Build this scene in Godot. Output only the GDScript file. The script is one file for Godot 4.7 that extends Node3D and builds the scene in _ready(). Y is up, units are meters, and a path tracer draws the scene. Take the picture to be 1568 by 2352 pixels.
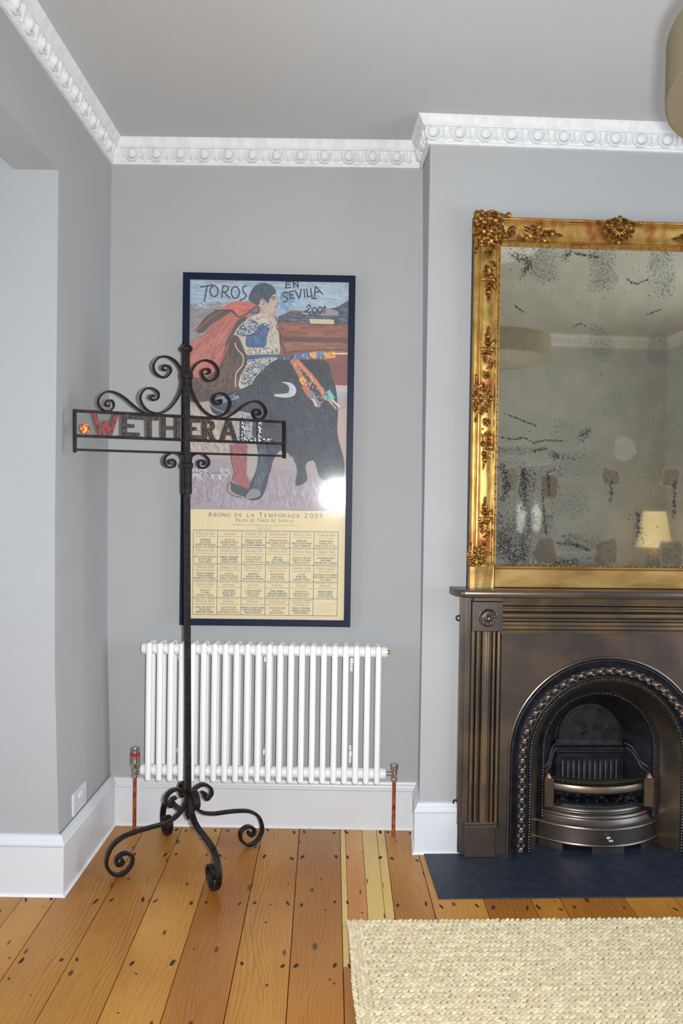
extends Node3D
# A living-room alcove: radiator, framed poster, wrought-iron sign stand, gilt overmantel mirror above a cast-iron fireplace.

const YAW := 0.04887                      # the chimney breast stands 2.8 degrees out of square with the back wall
const BREAST := Vector3(0.32, 0.0, 0.232)  # its left front corner on the floor
const CEIL := 2.965
var rng := RandomNumberGenerator.new()
var sg := 1
var M := {}
var names := {}


func _ready() -> void:
	rng.seed = 7
	set_view_and_light()
	make_materials()
	build_shell()
	build_floor()
	build_cornices()
	build_baseboards()
	build_windows()
	build_hearth()
	build_fireplace()
	build_mirror()
	build_poster()
	build_radiator()
	build_stand()
	build_rug()
	build_pendant()
	build_far_side()
	build_socket()


func set_view_and_light() -> void:
	var cam := Camera3D.new()
	cam.name = "camera"
	cam.fov = 66.32
	cam.near = 0.05
	cam.far = 60.0
	cam.transform = Transform3D(Basis(Vector3(1, 0.015, -0.005), Vector3(-0.015, 1, -0.015), Vector3(0.005, 0.015, 1)).orthonormalized(), Vector3(0, 1.43, 3.41))
	add_child(cam)
	cam.current = true
	var env := Environment.new()
	env.background_mode = Environment.BG_SKY
	env.sky = Sky.new()
	var sky := ProceduralSkyMaterial.new()
	sky.sky_top_color = Color(0.62, 0.72, 0.86)
	sky.sky_horizon_color = Color(0.86, 0.89, 0.93)
	sky.ground_bottom_color = Color(0.40, 0.40, 0.38)
	sky.ground_horizon_color = Color(0.62, 0.63, 0.62)
	env.sky.sky_material = sky
	env.background_energy_multiplier = 1.6
	env.tonemap_mode = Environment.TONE_MAPPER_LINEAR
	env.tonemap_exposure = EXPOSURE
	env.sdfgi_enabled = true
	env.ssao_enabled = true
	env.ssil_enabled = true
	var we := WorldEnvironment.new()
	we.name = "world"
	we.environment = env
	add_child(we)
	# daylight through the bay window of this room and the window of the room beyond the opening
	area_light("daylight_right", Vector3(3.32, 1.45, 1.7), Vector3(1, 0, 0), Vector2(2.0, 2.0), Color(0.885, 0.94, 1.0), DAY_R)
	area_light("daylight_left", Vector3(-4.47, 1.55, 2.3), Vector3(-1, 0, 0), Vector2(2.2, 2.0), Color(0.84, 0.92, 1.0), DAY_L)
	# the flash of the camera that took the photograph
	var fl := SpotLight3D.new()
	fl.name = "flash"
	fl.position = Vector3(0.085, 1.435, 3.36)
	fl.rotation = Vector3(-0.02, 0.0, 0.0)
	fl.spot_angle = 62.0
	fl.spot_angle_attenuation = 0.9
	fl.light_energy = FLASH
	fl.light_color = Color(0.975, 0.99, 1.0)
	fl.light_size = 0.028
	fl.spot_range = 20.0
	fl.spot_attenuation = 2.0
	fl.shadow_enabled = true
	add_child(fl)


const EXPOSURE := 1.95
const DAY_R := 2.8
const DAY_L := 4.6
const FLASH := 4.4


func area_light(called: String, at: Vector3, outward: Vector3, size: Vector2, color: Color, energy: float) -> void:
	var a := AreaLight3D.new()
	a.name = called
	a.area_size = size
	a.light_color = color
	a.light_energy = energy
	a.area_range = 20.0
	a.area_attenuation = 2.0
	a.shadow_enabled = true
	add_child(a)
	a.look_at_from_position(at, at - outward, Vector3.UP)


# ---------------------------------------------------------------- scene-tree helpers

func numbered(called: String, parent: Node) -> String:
	var key := str(parent.get_instance_id()) + called
	var n: int = names.get(key, 0)
	names[key] = n + 1
	return called if n == 0 else "%s_%03d" % [called, n]


func thing(called: String, label: String, category: String, xf := Transform3D.IDENTITY, group := "") -> Node3D:
	var o := Node3D.new()
	o.name = numbered(called, self)
	add_child(o, true)
	o.transform = xf
	tag(o, label, category, group)
	return o


func tag(o: Node, label: String, category := "", group := "", kind := "") -> void:
	if label: o.set_meta("label", label)
	if category: o.set_meta("category", category)
	if group: o.set_meta("group", group)
	if kind: o.set_meta("kind", kind)


func part(called: String, mesh: Mesh, mat: Material, parent: Node, xf := Transform3D.IDENTITY) -> MeshInstance3D:
	var o := MeshInstance3D.new()
	o.name = numbered(called, parent)
	o.mesh = mesh
	o.material_override = mat
	parent.add_child(o, true)
	o.transform = xf
	return o


func struct(called: String, mesh: Mesh, mat: Material, label: String, xf := Transform3D.IDENTITY) -> MeshInstance3D:
	var o := part(called, mesh, mat, self, xf)
	tag(o, label, "", "", "structure")
	return o


func breast_frame(y := 0.0, u := 0.0, w := 0.0) -> Transform3D:
	var b := Basis(Vector3.UP, YAW)
	return Transform3D(b, BREAST + b * Vector3(u, y, w))


# ---------------------------------------------------------------- mesh helpers

func begin() -> SurfaceTool:
	var st := SurfaceTool.new()
	st.begin(Mesh.PRIMITIVE_TRIANGLES)
	return st


func done(st: SurfaceTool) -> ArrayMesh:
	st.generate_normals()
	return st.commit()


func tri(st: SurfaceTool, a: Vector3, b: Vector3, c: Vector3, g := -1) -> void:
	st.set_smooth_group(g)
	st.set_uv(Vector2.ZERO)
	st.add_vertex(a)
	st.add_vertex(b)
	st.add_vertex(c)


# a flat quad whose normal points away from the point `from`
func quad(st: SurfaceTool, a: Vector3, b: Vector3, c: Vector3, d: Vector3, from: Vector3) -> void:
	var n := (b - a).cross(c - a)
	if n.length_squared() < 1e-16: n = (c - a).cross(d - a)
	if n.dot((a + c) * 0.5 - from) > 0:
		tri(st, a, c, b)
		tri(st, a, d, c)
	else:
		tri(st, a, b, c)
		tri(st, a, c, d)


func box(st: SurfaceTool, lo: Vector3, hi: Vector3, bev := 0.0, xf := Transform3D.IDENTITY) -> void:
	var c := (lo + hi) * 0.5
	var h := (hi - lo) * 0.5
	var b := minf(bev, minf(h.x, minf(h.y, h.z)) * 0.95)
	var from := xf * c
	var v := func(s: Vector3, axis: int) -> Vector3:
		var p := h - Vector3(b, b, b)
		p[axis] = h[axis]
		return xf * (c + p * s)
	for a in 3:
		var a1 := (a + 1) % 3
		var a2 := (a + 2) % 3
		for s in [-1.0, 1.0]:
			var q := []
			for k in [[-1.0, -1.0], [1.0, -1.0], [1.0, 1.0], [-1.0, 1.0]]:
				var sv := Vector3.ONE
				sv[a] = s
				sv[a1] = k[0]
				sv[a2] = k[1]
				q.append(v.call(sv, a))
			quad(st, q[0], q[1], q[2], q[3], from)
			if b > 0.0:
				for s2 in [-1.0, 1.0]:
					var e := []
					for k in [-1.0, 1.0]:
						var sv := Vector3.ONE
						sv[a] = s
						sv[a1] = s2
						sv[a2] = k
						e.append(v.call(sv, a))
						e.append(v.call(sv, a1))
					quad(st, e[0], e[1], e[3], e[2], from)
	if b > 0.0:
		for sx in [-1.0, 1.0]:
			for sy in [-1.0, 1.0]:
				for sz in [-1.0, 1.0]:
					var sv := Vector3(sx, sy, sz)
					quad(st, v.call(sv, 0), v.call(sv, 1), v.call(sv, 2), v.call(sv, 2), from)


# which segments of a profile shade as one smooth surface
func groups_of(prof: PackedVector2Array, closed: bool, crease := 35.0) -> PackedInt32Array:
	var n := prof.size() if closed else prof.size() - 1
	var out := PackedInt32Array()
	var g := 0
	for k in n:
		if k > 0:
			var a := (prof[k] - prof[k - 1]).angle_to(prof[(k + 1) % prof.size()] - prof[k])
			if absf(a) > deg_to_rad(crease): g += 1
		out.append(g)
	if closed and g > 0:
		var a := (prof[0] - prof[prof.size() - 1]).angle_to(prof[1] - prof[0])
		if absf(a) <= deg_to_rad(crease):
			for k in n:
				if out[k] == g: out[k] = 0
	return out


func loft(st: SurfaceTool, rings: Array, closed_ring: bool, groups: PackedInt32Array, closed_path := false, caps := false) -> void:
	var base := sg
	var top := 0
	for g in groups: top = maxi(top, g)
	sg += top + 1
	var n: int = rings[0].size()
	var segs := n if closed_ring else n - 1
	var vs := PackedFloat32Array([0.0])
	for k in segs:
		vs.append(vs[k] + (rings[0][k] as Vector3).distance_to(rings[0][(k + 1) % n]))
	var u0 := 0.0
	var m := rings.size()
	for i in (m if closed_path else m - 1):
		var r0: PackedVector3Array = rings[i]
		var r1: PackedVector3Array = rings[(i + 1) % m]
		var u1 := u0 + r0[0].distance_to(r1[0])
		for k in segs:
			var k1 := (k + 1) % n
			st.set_smooth_group(base + groups[k])
			var q := [r0[k], r1[k], r1[k1], r0[k1]]
			var w := [Vector2(u0, vs[k]), Vector2(u1, vs[k]), Vector2(u1, vs[k + 1]), Vector2(u0, vs[k + 1])]
			for j in [0, 1, 2, 0, 2, 3]:
				st.set_uv(w[j])
				st.add_vertex(q[j])
		u0 = u1
	if caps and closed_ring and not closed_path:
		for e in [0, m - 1]:
			cap(st, rings[e])


func cap(st: SurfaceTool, ring: PackedVector3Array) -> void:
	var c := Vector3.ZERO
	for p in ring: c += p
	c /= ring.size()
	var nrm := Vector3.ZERO
	for k in ring.size():
		nrm += (ring[k] - c).cross(ring[(k + 1) % ring.size()] - c)
	nrm = nrm.normalized()
	var ax := (ring[0] - c).normalized()
	var ay := nrm.cross(ax)
	var flat := PackedVector2Array()
	for p in ring: flat.append(Vector2((p - c).dot(ax), (p - c).dot(ay)))
	var idx := Geometry2D.triangulate_polygon(flat)
	st.set_uv(Vector2.ZERO)
	for t in range(0, idx.size(), 3):
		tri(st, ring[idx[t]], ring[idx[t + 1]], ring[idx[t + 2]])


# sweeps a profile along a path; profile x lies across the path (towards path × up), profile y along `up`
func sweep(st: SurfaceTool, path: PackedVector3Array, prof: PackedVector2Array, up: Vector3, closed_path := false, closed_prof := true, sharp := false, caps := true, scales := PackedFloat32Array()) -> void:
	var n := path.size()
	var rings := []
	for i in n:
		var tp := (path[i] - path[(i - 1 + n) % n]).normalized() if i > 0 or closed_path else (path[1] - path[0]).normalized()
		var tn := (path[(i + 1) % n] - path[i]).normalized() if i < n - 1 or closed_path else (path[n - 1] - path[n - 2]).normalized()
		var sp := tp.cross(up).normalized()
		var sn := tn.cross(up).normalized()
		var m := (sp + sn).normalized()
		var k := 1.0 / maxf(m.dot(sn), 0.3)
		var z := scales[i] if scales.size() == n else 1.0
		var ring := PackedVector3Array()
		for p in prof: ring.append(path[i] + m * (p.x * k * z) + up * (p.y * z))
		rings.append(ring)
	var g := groups_of(prof, closed_prof)
	if sharp:
		for i in (n if closed_path else n - 1):
			loft(st, [rings[i], rings[(i + 1) % n]], closed_prof, g, false, false)
		if caps and closed_prof and not closed_path:
			cap(st, rings[0])
			cap(st, rings[n - 1])
	else:
		loft(st, rings, closed_prof, g, closed_path, caps)


func lathe(st: SurfaceTool, prof: PackedVector2Array, n := 24, xf := Transform3D.IDENTITY) -> void:
	var rings := []
	for i in n:
		var a := TAU * i / n
		var ring := PackedVector3Array()
		for p in prof: ring.append(xf * Vector3(p.x * cos(a), p.y, p.x * sin(a)))
		rings.append(ring)
	loft(st, rings, false, groups_of(prof, false), true)


func ball(st: SurfaceTool, c: Vector3, r: Vector3, n := 10, m := 6) -> void:
	var prof := PackedVector2Array()
	for k in m + 1:
		var a := -PI / 2 + PI * k / m
		prof.append(Vector2(maxf(cos(a), 0.0), sin(a)))
	lathe(st, prof, n, Transform3D(Basis.from_scale(r), c))


func circle(r: float, n := 12, sx := 1.0, sy := 1.0) -> PackedVector2Array:
	var out := PackedVector2Array()
	for k in n: out.append(Vector2(cos(TAU * k / n) * r * sx, sin(TAU * k / n) * r * sy))
	return out


func rect(w: float, h: float, b := 0.0) -> PackedVector2Array:
	if b <= 0.0:
		return PackedVector2Array([Vector2(-w, -h) / 2, Vector2(w, -h) / 2, Vector2(w, h) / 2, Vector2(-w, h) / 2])
	return PackedVector2Array([Vector2(-w / 2 + b, -h / 2), Vector2(w / 2 - b, -h / 2), Vector2(w / 2, -h / 2 + b), Vector2(w / 2, h / 2 - b), Vector2(w / 2 - b, h / 2), Vector2(-w / 2 + b, h / 2), Vector2(-w / 2, h / 2 - b), Vector2(-w / 2, -h / 2 + b)])


func p2(flat: Array) -> PackedVector2Array:
	var out := PackedVector2Array()
	for k in range(0, flat.size(), 2): out.append(Vector2(flat[k], flat[k + 1]))
	return out


func curve(pts: PackedVector2Array, sub := 5) -> PackedVector2Array:
	var out := PackedVector2Array()
	var n := pts.size()
	for i in n - 1:
		var a := pts[maxi(i - 1, 0)]
		var d := pts[mini(i + 2, n - 1)]
		for k in sub: out.append(pts[i].cubic_interpolate(pts[i + 1], a, d, float(k) / sub))
	out.append(pts[n - 1])
	return out


func lift(pts: PackedVector2Array, z := 0.0) -> PackedVector3Array:
	var out := PackedVector3Array()
	for p in pts: out.append(Vector3(p.x, p.y, z))
	return out


# a plate cut to a polygon (local xy), front at z1, back at z0, with a small chamfer round the front
func plate(st: SurfaceTool, poly: PackedVector2Array, z0: float, z1: float, bev := 0.0, xf := Transform3D.IDENTITY) -> void:
	var pts := poly
	if Geometry2D.is_polygon_clockwise(pts): pts.reverse()
	var inner := pts
	if bev > 0.0:
		var off := Geometry2D.offset_polygon(pts, -bev, Geometry2D.JOIN_MITER)
		if off.size() == 1 and off[0].size() == pts.size():
			inner = off[0]
			var best := 0
			for k in inner.size():
				if inner[k].distance_squared_to(pts[0]) < inner[best].distance_squared_to(pts[0]): best = k
			var turned := PackedVector2Array()
			for k in inner.size(): turned.append(inner[(best + k) % inner.size()])
			inner = turned
	var back := PackedVector3Array()
	var edge := PackedVector3Array()
	var front := PackedVector3Array()
	for p in pts:
		back.append(xf * Vector3(p.x, p.y, z0))
		edge.append(xf * Vector3(p.x, p.y, z1 - bev))
	for p in inner: front.append(xf * Vector3(p.x, p.y, z1))
	var g := groups_of(pts, true)
	loft(st, [back, edge], true, g)
	if bev > 0.0: loft(st, [edge, front], true, g)
	cap(st, front)
	cap(st, back)


# ---------------------------------------------------------------- materials

func srgb(r: int, g: int, b: int) -> Color:
	return Color8(r, g, b)


func mat(called: String, c: Color, rough := 0.6, metal := 0.0, spec := 0.5) -> StandardMaterial3D:
	var m := StandardMaterial3D.new()
	m.resource_name = called
	m.albedo_color = c
	m.roughness = rough
	m.metallic = metal
	m.metallic_specular = spec
	M[called] = m
	return m


func noise_tex(freq: float, seed_: int, colors: Array, offsets: Array, size := 512, oct := 4, type := FastNoiseLite.TYPE_SIMPLEX_SMOOTH) -> NoiseTexture2D:
	var f := FastNoiseLite.new()
	f.seed = seed_
	f.frequency = freq
	f.noise_type = type
	f.fractal_octaves = oct
	var t := NoiseTexture2D.new()
	t.width = size
	t.height = size
	t.seamless = true
	t.noise = f
	var g := Gradient.new()
	g.offsets = PackedFloat32Array(offsets)
	g.colors = PackedColorArray(colors)
	t.color_ramp = g
	return t


func triplanar(m: StandardMaterial3D, tex: Texture2D, scale := 1.0, world := false) -> StandardMaterial3D:
	m.albedo_texture = tex
	m.uv1_triplanar = true
	m.uv1_world_triplanar = world
	m.uv1_scale = Vector3.ONE * scale
	m.uv1_triplanar_sharpness = 4.0
	return m


func bump(m: StandardMaterial3D, tex: Texture2D, cm: float) -> void:
	m.heightmap_enabled = true
	m.heightmap_texture = tex
	m.heightmap_scale = cm


func make_materials() -> void:
	var roller := noise_tex(0.11, 3, [Color(0.35, 0.35, 0.35), Color(0.65, 0.65, 0.65)], [0.0, 1.0], 512, 3)
	var wall := mat("wall_paint", srgb(172, 172, 172), 0.75, 0.0, 0.35)
	triplanar(wall, noise_tex(0.006, 4, [Color(0.985, 0.985, 0.985), Color(1, 1, 1)], [0.3, 0.7], 256), 0.5, true)
	bump(wall, roller, 0.03)
	var ceil_ := mat("ceiling_paint", srgb(192, 191, 190), 0.85, 0.0, 0.3)
	triplanar(ceil_, wall.albedo_texture, 0.4, true)
	bump(ceil_, roller, 0.03)
	var plaster := mat("plaster_white", srgb(229, 229, 228), 0.6, 0.0, 0.4)
	triplanar(plaster, noise_tex(0.02, 9, [Color(0.96, 0.96, 0.965), Color(1, 1, 1)], [0.3, 0.6], 256), 3.0)
	bump(plaster, roller, 0.05)
	mat("gloss_white", srgb(213, 214, 216), 0.32, 0.0, 0.5)
	mat("radiator_white", srgb(246, 246, 246), 0.28, 0.0, 0.5)
	mat("plastic_white", srgb(206, 204, 207), 0.3)
	var iron := mat("wrought_iron", srgb(255, 255, 255), 0.45, 0.55)
	triplanar(iron, noise_tex(0.035, 21, [srgb(22, 19, 19), srgb(32, 28, 28), srgb(54, 36, 30), srgb(38, 36, 36)], [0.25, 0.5, 0.7, 0.85], 512, 5), 1.6)
	bump(iron, noise_tex(0.05, 22, [Color.BLACK, Color.WHITE], [0.2, 0.8], 256, 4), 0.025)
	var letter := mat("letter_rust", srgb(255, 255, 255), 0.6, 0.35)
	triplanar(letter, noise_tex(0.05, 31, [srgb(42, 40, 38), srgb(66, 60, 54), srgb(80, 50, 34), srgb(78, 82, 80)], [0.3, 0.5, 0.62, 0.72], 512, 5), 2.6)
	bump(letter, iron.heightmap_texture, 0.05)
	var red := mat("letter_red", srgb(255, 255, 255), 0.55)
	triplanar(red, noise_tex(0.06, 33, [srgb(62, 24, 24), srgb(128, 34, 36), srgb(140, 42, 42)], [0.28, 0.36, 0.7], 256, 4), 3.0)
	var silver := mat("letter_flaking", srgb(255, 255, 255), 0.45, 0.5)
	triplanar(silver, noise_tex(0.07, 35, [srgb(42, 40, 38), srgb(84, 80, 76), srgb(170, 168, 162), srgb(214, 212, 206)], [0.36, 0.46, 0.54, 0.72], 512, 6), 2.2)
	var amber := mat("amber_reflector", srgb(255, 255, 255), 0.3)
	triplanar(amber, noise_tex(0.05, 37, [srgb(120, 52, 20), srgb(226, 120, 44), srgb(255, 190, 112)], [0.3, 0.5, 0.72], 256, 4), 5.0)
	# cast iron of the fireplace: polished (bronzed) and blackleaded
	var cast := mat("cast_iron_polished", srgb(255, 255, 255), 0.34, 0.9)
	triplanar(cast, noise_tex(0.006, 41, [srgb(100, 93, 88), srgb(112, 102, 95), srgb(126, 109, 95), srgb(116, 108, 103)], [0.25, 0.48, 0.66, 0.82], 512, 5), 0.9)
	bump(cast, noise_tex(0.08, 42, [Color.BLACK, Color.WHITE], [0.2, 0.8], 256, 3), 0.012)
	var warm := mat("cast_iron_warm", srgb(255, 255, 255), 0.36, 0.9)
	triplanar(warm, noise_tex(0.01, 43, [srgb(104, 95, 86), srgb(122, 108, 91), srgb(138, 117, 93)], [0.3, 0.55, 0.8], 256, 4), 1.5)
	bump(warm, cast.heightmap_texture, 0.012)
	var black := mat("black_lead", srgb(255, 255, 255), 0.5, 0.5)
	triplanar(black, noise_tex(0.02, 45, [srgb(26, 26, 31), srgb(37, 37, 42), srgb(45, 44, 47)], [0.3, 0.6, 0.85], 256, 4), 3.0)
	var black_bronze := mat("black_rubbed_bronze", srgb(255, 255, 255), 0.4, 0.8)
	triplanar(black_bronze, noise_tex(0.06, 46, [srgb(56, 54, 55), srgb(84, 78, 72), srgb(136, 118, 100)], [0.3, 0.5, 0.72], 256, 4), 7.0)
	mat("bronze_boss", srgb(160, 124, 102), 0.4, 0.85)
	mat("soot", srgb(20, 20, 22), 0.9)
	# gilding
	var gold := mat("gilding", srgb(255, 255, 255), 0.33, 0.82)
	triplanar(gold, noise_tex(0.008, 51, [srgb(172, 98, 58), srgb(192, 142, 74), srgb(212, 170, 96), srgb(190, 148, 78), srgb(160, 132, 74)], [0.1, 0.26, 0.52, 0.74, 0.92], 512, 5), 1.0)
	gold.uv1_scale = Vector3(2.2, 1.6, 2.0)
	bump(gold, noise_tex(0.03, 52, [Color.BLACK, Color.WHITE], [0.2, 0.8], 256, 4), 0.03)
	var flat := mat("gilding_plain", srgb(255, 255, 255), 0.36, 0.8)
	triplanar(flat, noise_tex(0.006, 55, [srgb(166, 130, 76), srgb(190, 152, 92), srgb(204, 168, 106)], [0.25, 0.5, 0.8], 512, 5), 1.2)
	flat.uv1_scale = Vector3(1.0, 3.0, 2.0)
	bump(flat, gold.heightmap_texture, 0.03)
	var old := mat("gilding_antique", srgb(255, 255, 255), 0.38, 0.8)
	triplanar(old, noise_tex(0.04, 53, [srgb(96, 62, 30), srgb(150, 104, 48), srgb(196, 148, 72)], [0.3, 0.52, 0.78], 256, 4), 6.0)
	bump(old, gold.heightmap_texture, 0.04)
	mat("frame_black_side", srgb(46, 38, 34), 0.6)
	# metals of the radiator valves
	mat("chrome", srgb(196, 192, 186), 0.16, 1.0)
	var copper := mat("copper_pipe", srgb(255, 255, 255), 0.3, 0.95)
	triplanar(copper, noise_tex(0.02, 61, [srgb(150, 72, 42), srgb(202, 112, 72), srgb(214, 132, 92)], [0.3, 0.5, 0.8], 256, 4), 4.0)
	mat("brass", srgb(170, 130, 82), 0.3, 0.9)
	mat("red_plastic", srgb(196, 24, 44), 0.35)
	var slate := mat("hearth_slate", srgb(255, 255, 255), 0.5, 0.0, 0.5)
	triplanar(slate, noise_tex(0.02, 71, [srgb(26, 32, 44), srgb(32, 38, 52), srgb(40, 46, 59)], [0.2, 0.55, 0.9], 512, 5), 1.5)
	mat("navy_frame", srgb(20, 28, 52), 0.45, 0.0, 0.3)
	var glass := mat("picture_glass", Color(1, 1, 1, 0.02), 0.058, 0.0, 0.5)
	glass.transparency = BaseMaterial3D.TRANSPARENCY_ALPHA
	var pane := mat("window_glass", Color(1, 1, 1, 0.02), 0.0, 0.0, 0.5)
	pane.transparency = BaseMaterial3D.TRANSPARENCY_ALPHA
	var rug := mat("jute", srgb(255, 255, 255), 0.9, 0.0, 0.2)
	rug.vertex_color_use_as_albedo = true
	rug.rim_enabled = true
	rug.rim = 0.3
	mat("jute_base", srgb(168, 150, 116), 0.95, 0.0, 0.2)
	var shade := mat("shade_linen", srgb(132, 121, 96), 0.9, 0.0, 0.2)
	shade.backlight_enabled = true
	shade.backlight = Color(0.3, 0.28, 0.22)
	var diff := mat("shade_diffuser", srgb(126, 116, 94), 0.25, 0.0, 0.5)
	diff.backlight_enabled = true
	diff.backlight = Color(0.2, 0.2, 0.18)
	mat("flex", srgb(225, 225, 222), 0.5)
	mat("crack", srgb(40, 26, 14), 0.9)
	mat("nail_mark", srgb(46, 30, 20), 0.8)
	mat("socket_slot", srgb(120, 118, 122), 0.5)
	mat("oak_dark", srgb(92, 60, 36), 0.45)
	var lit := mat("lamp_shade_lit", srgb(240, 222, 178), 0.9)
	lit.emission_enabled = true
	lit.emission = srgb(255, 226, 160)
	lit.emission_energy_multiplier = 0.28
	var bulb := mat("bulb_glow", srgb(255, 240, 210), 0.5)
	bulb.emission_enabled = true
	bulb.emission = srgb(255, 220, 160)
	bulb.emission_energy_multiplier = 1.2
	mat("ceramic", srgb(120, 110, 98), 0.3)
	# floor boards
	wood("pine_a", 101, srgb(108, 58, 16), srgb(166, 108, 36), srgb(186, 132, 52), 5.0, 0.8)
	wood("pine_b", 102, srgb(98, 50, 14), srgb(150, 92, 28), srgb(174, 114, 42), 7.0, 0.85)
	wood("pine_c", 103, srgb(116, 64, 20), srgb(172, 112, 40), srgb(192, 136, 58), 4.0, 0.75)
	wood("pine_pale", 104, srgb(178, 136, 62), srgb(206, 170, 96), srgb(214, 182, 110), 3.0, 0.3)
	wood("pine_red", 105, srgb(150, 80, 34), srgb(192, 128, 64), srgb(204, 152, 86), 6.0, 0.8)


# board texture: long growth rings that open into flames, fine pores and a few knots; u across one board, v along it
func wood(called: String, seed_: int, dark: Color, mid: Color, light: Color, rings: float, contrast: float) -> void:
	var w := 128
	var h := 1024
	var f := FastNoiseLite.new()
	f.seed = seed_
	f.frequency = 0.004
	f.fractal_octaves = 2
	var fine := FastNoiseLite.new()
	fine.seed = seed_ + 50
	fine.frequency = 0.02
	fine.fractal_octaves = 3
	var r := RandomNumberGenerator.new()
	r.seed = seed_
	var knots := []
	for k in 4: knots.append(Vector3(r.randf() * w, (k + r.randf_range(0.2, 0.8)) * h / 4.0, r.randf_range(2.5, 6.0)))
	var data := PackedByteArray()
	data.resize(w * h * 3)
	var i := 0
	var ph := r.randf() * TAU
	var off := r.randf_range(0.25, 0.75) * w
	for y in h:
		var cx := off + 16.0 * sin(TAU * y / h + ph) + 7.0 * sin(2.0 * TAU * y / h + ph * 2.0)
		var flame := 0.55 * sin(TAU * y / h + ph * 1.7) + 0.3 * sin(3.0 * TAU * y / h + ph)
		for x in w:
			# long rings: the noise is stretched along the board and wraps by blending its ends
			var n0 := f.get_noise_2d(x * 1.5, y * 0.15)
			if y > h - 160: n0 = lerpf(n0, f.get_noise_2d(x * 1.5, (y - h) * 0.15), (y - h + 160) / 160.0)
			var d := (x - cx) / 64.0
			var t := rings * (absf(d) * 0.9 + d * d * 0.5 + n0 * 0.45) + flame
			var knot := 0.0
			for q in knots:
				var dy: float = (y - q.y) / 2.6
				if absf(dy) > 26.0: continue
				var dx: float = x - q.x
				var dd: float = sqrt(dx * dx + dy * dy)
				t += 1.3 * exp(-dd / (q.z * 1.4))
				knot = maxf(knot, clampf((q.z - dd) / 2.0 + 0.5, 0.0, 1.0))
			var s := t - floorf(t)
			var ring := pow(s, 3.0) * contrast * (0.55 + 0.45 * clampf(n0 * 2.5 + 0.5, 0.0, 1.0))
			var pore := fine.get_noise_2d(x * 10.0, y * 0.35) * 0.22
			var broad := f.get_noise_2d(x * 0.5 + 900.0, y * 0.3) * 0.8
			if y > h - 160:
				var back := (y - h + 160) / 160.0
				broad = lerpf(broad, f.get_noise_2d(x * 0.5 + 900.0, (y - h) * 0.3) * 0.8, back)
				pore = lerpf(pore, fine.get_noise_2d(x * 10.0, (y - h) * 0.35) * 0.16, back)
			var c := mid.lerp(light, clampf(0.45 + pore * 1.6 + broad, 0, 1)).lerp(dark, clampf(ring * 0.62 - pore * 0.5 - broad * 0.25, 0.0, 1.0))
			c = c.lerp(Color(0.25, 0.14, 0.07), knot * 0.85)
			data[i] = int(clampf(c.r, 0, 1) * 255)
			data[i + 1] = int(clampf(c.g, 0, 1) * 255)
			data[i + 2] = int(clampf(c.b, 0, 1) * 255)
			i += 3
	var m := mat(called, Color.WHITE, 0.36, 0.0, 0.5)
	m.albedo_texture = ImageTexture.create_from_image(Image.create_from_data(w, h, false, Image.FORMAT_RGB8, data))


# ---------------------------------------------------------------- room shell

func block_at(called: String, boxes: Array, m: Material, label: String, xf := Transform3D.IDENTITY) -> MeshInstance3D:
	var st := begin()
	for b in boxes: box(st, b[0], b[1])
	return struct(called, done(st), m, label, xf)


# a wall face that is not quite plumb: rows of (y, x), between z0 and z1, thickened to x_back
func leaning_wall(rows: Array, z0: float, z1: float, x_back: float) -> ArrayMesh:
	var st := begin()
	for i in rows.size() - 1:
		var a: Vector2 = rows[i]
		var b: Vector2 = rows[i + 1]
		var mid := Vector3((a.y + x_back) / 2, (a.x + b.x) / 2, (z0 + z1) / 2)
		quad(st, Vector3(a.y, a.x, z0), Vector3(a.y, a.x, z1), Vector3(b.y, b.x, z1), Vector3(b.y, b.x, z0), mid)
		quad(st, Vector3(x_back, a.x, z0), Vector3(x_back, a.x, z1), Vector3(x_back, b.x, z1), Vector3(x_back, b.x, z0), mid)
		for z in [z0, z1]:
			quad(st, Vector3(a.y, a.x, z), Vector3(x_back, a.x, z), Vector3(x_back, b.x, z), Vector3(b.y, b.x, z), mid)
	return done(st)


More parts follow.
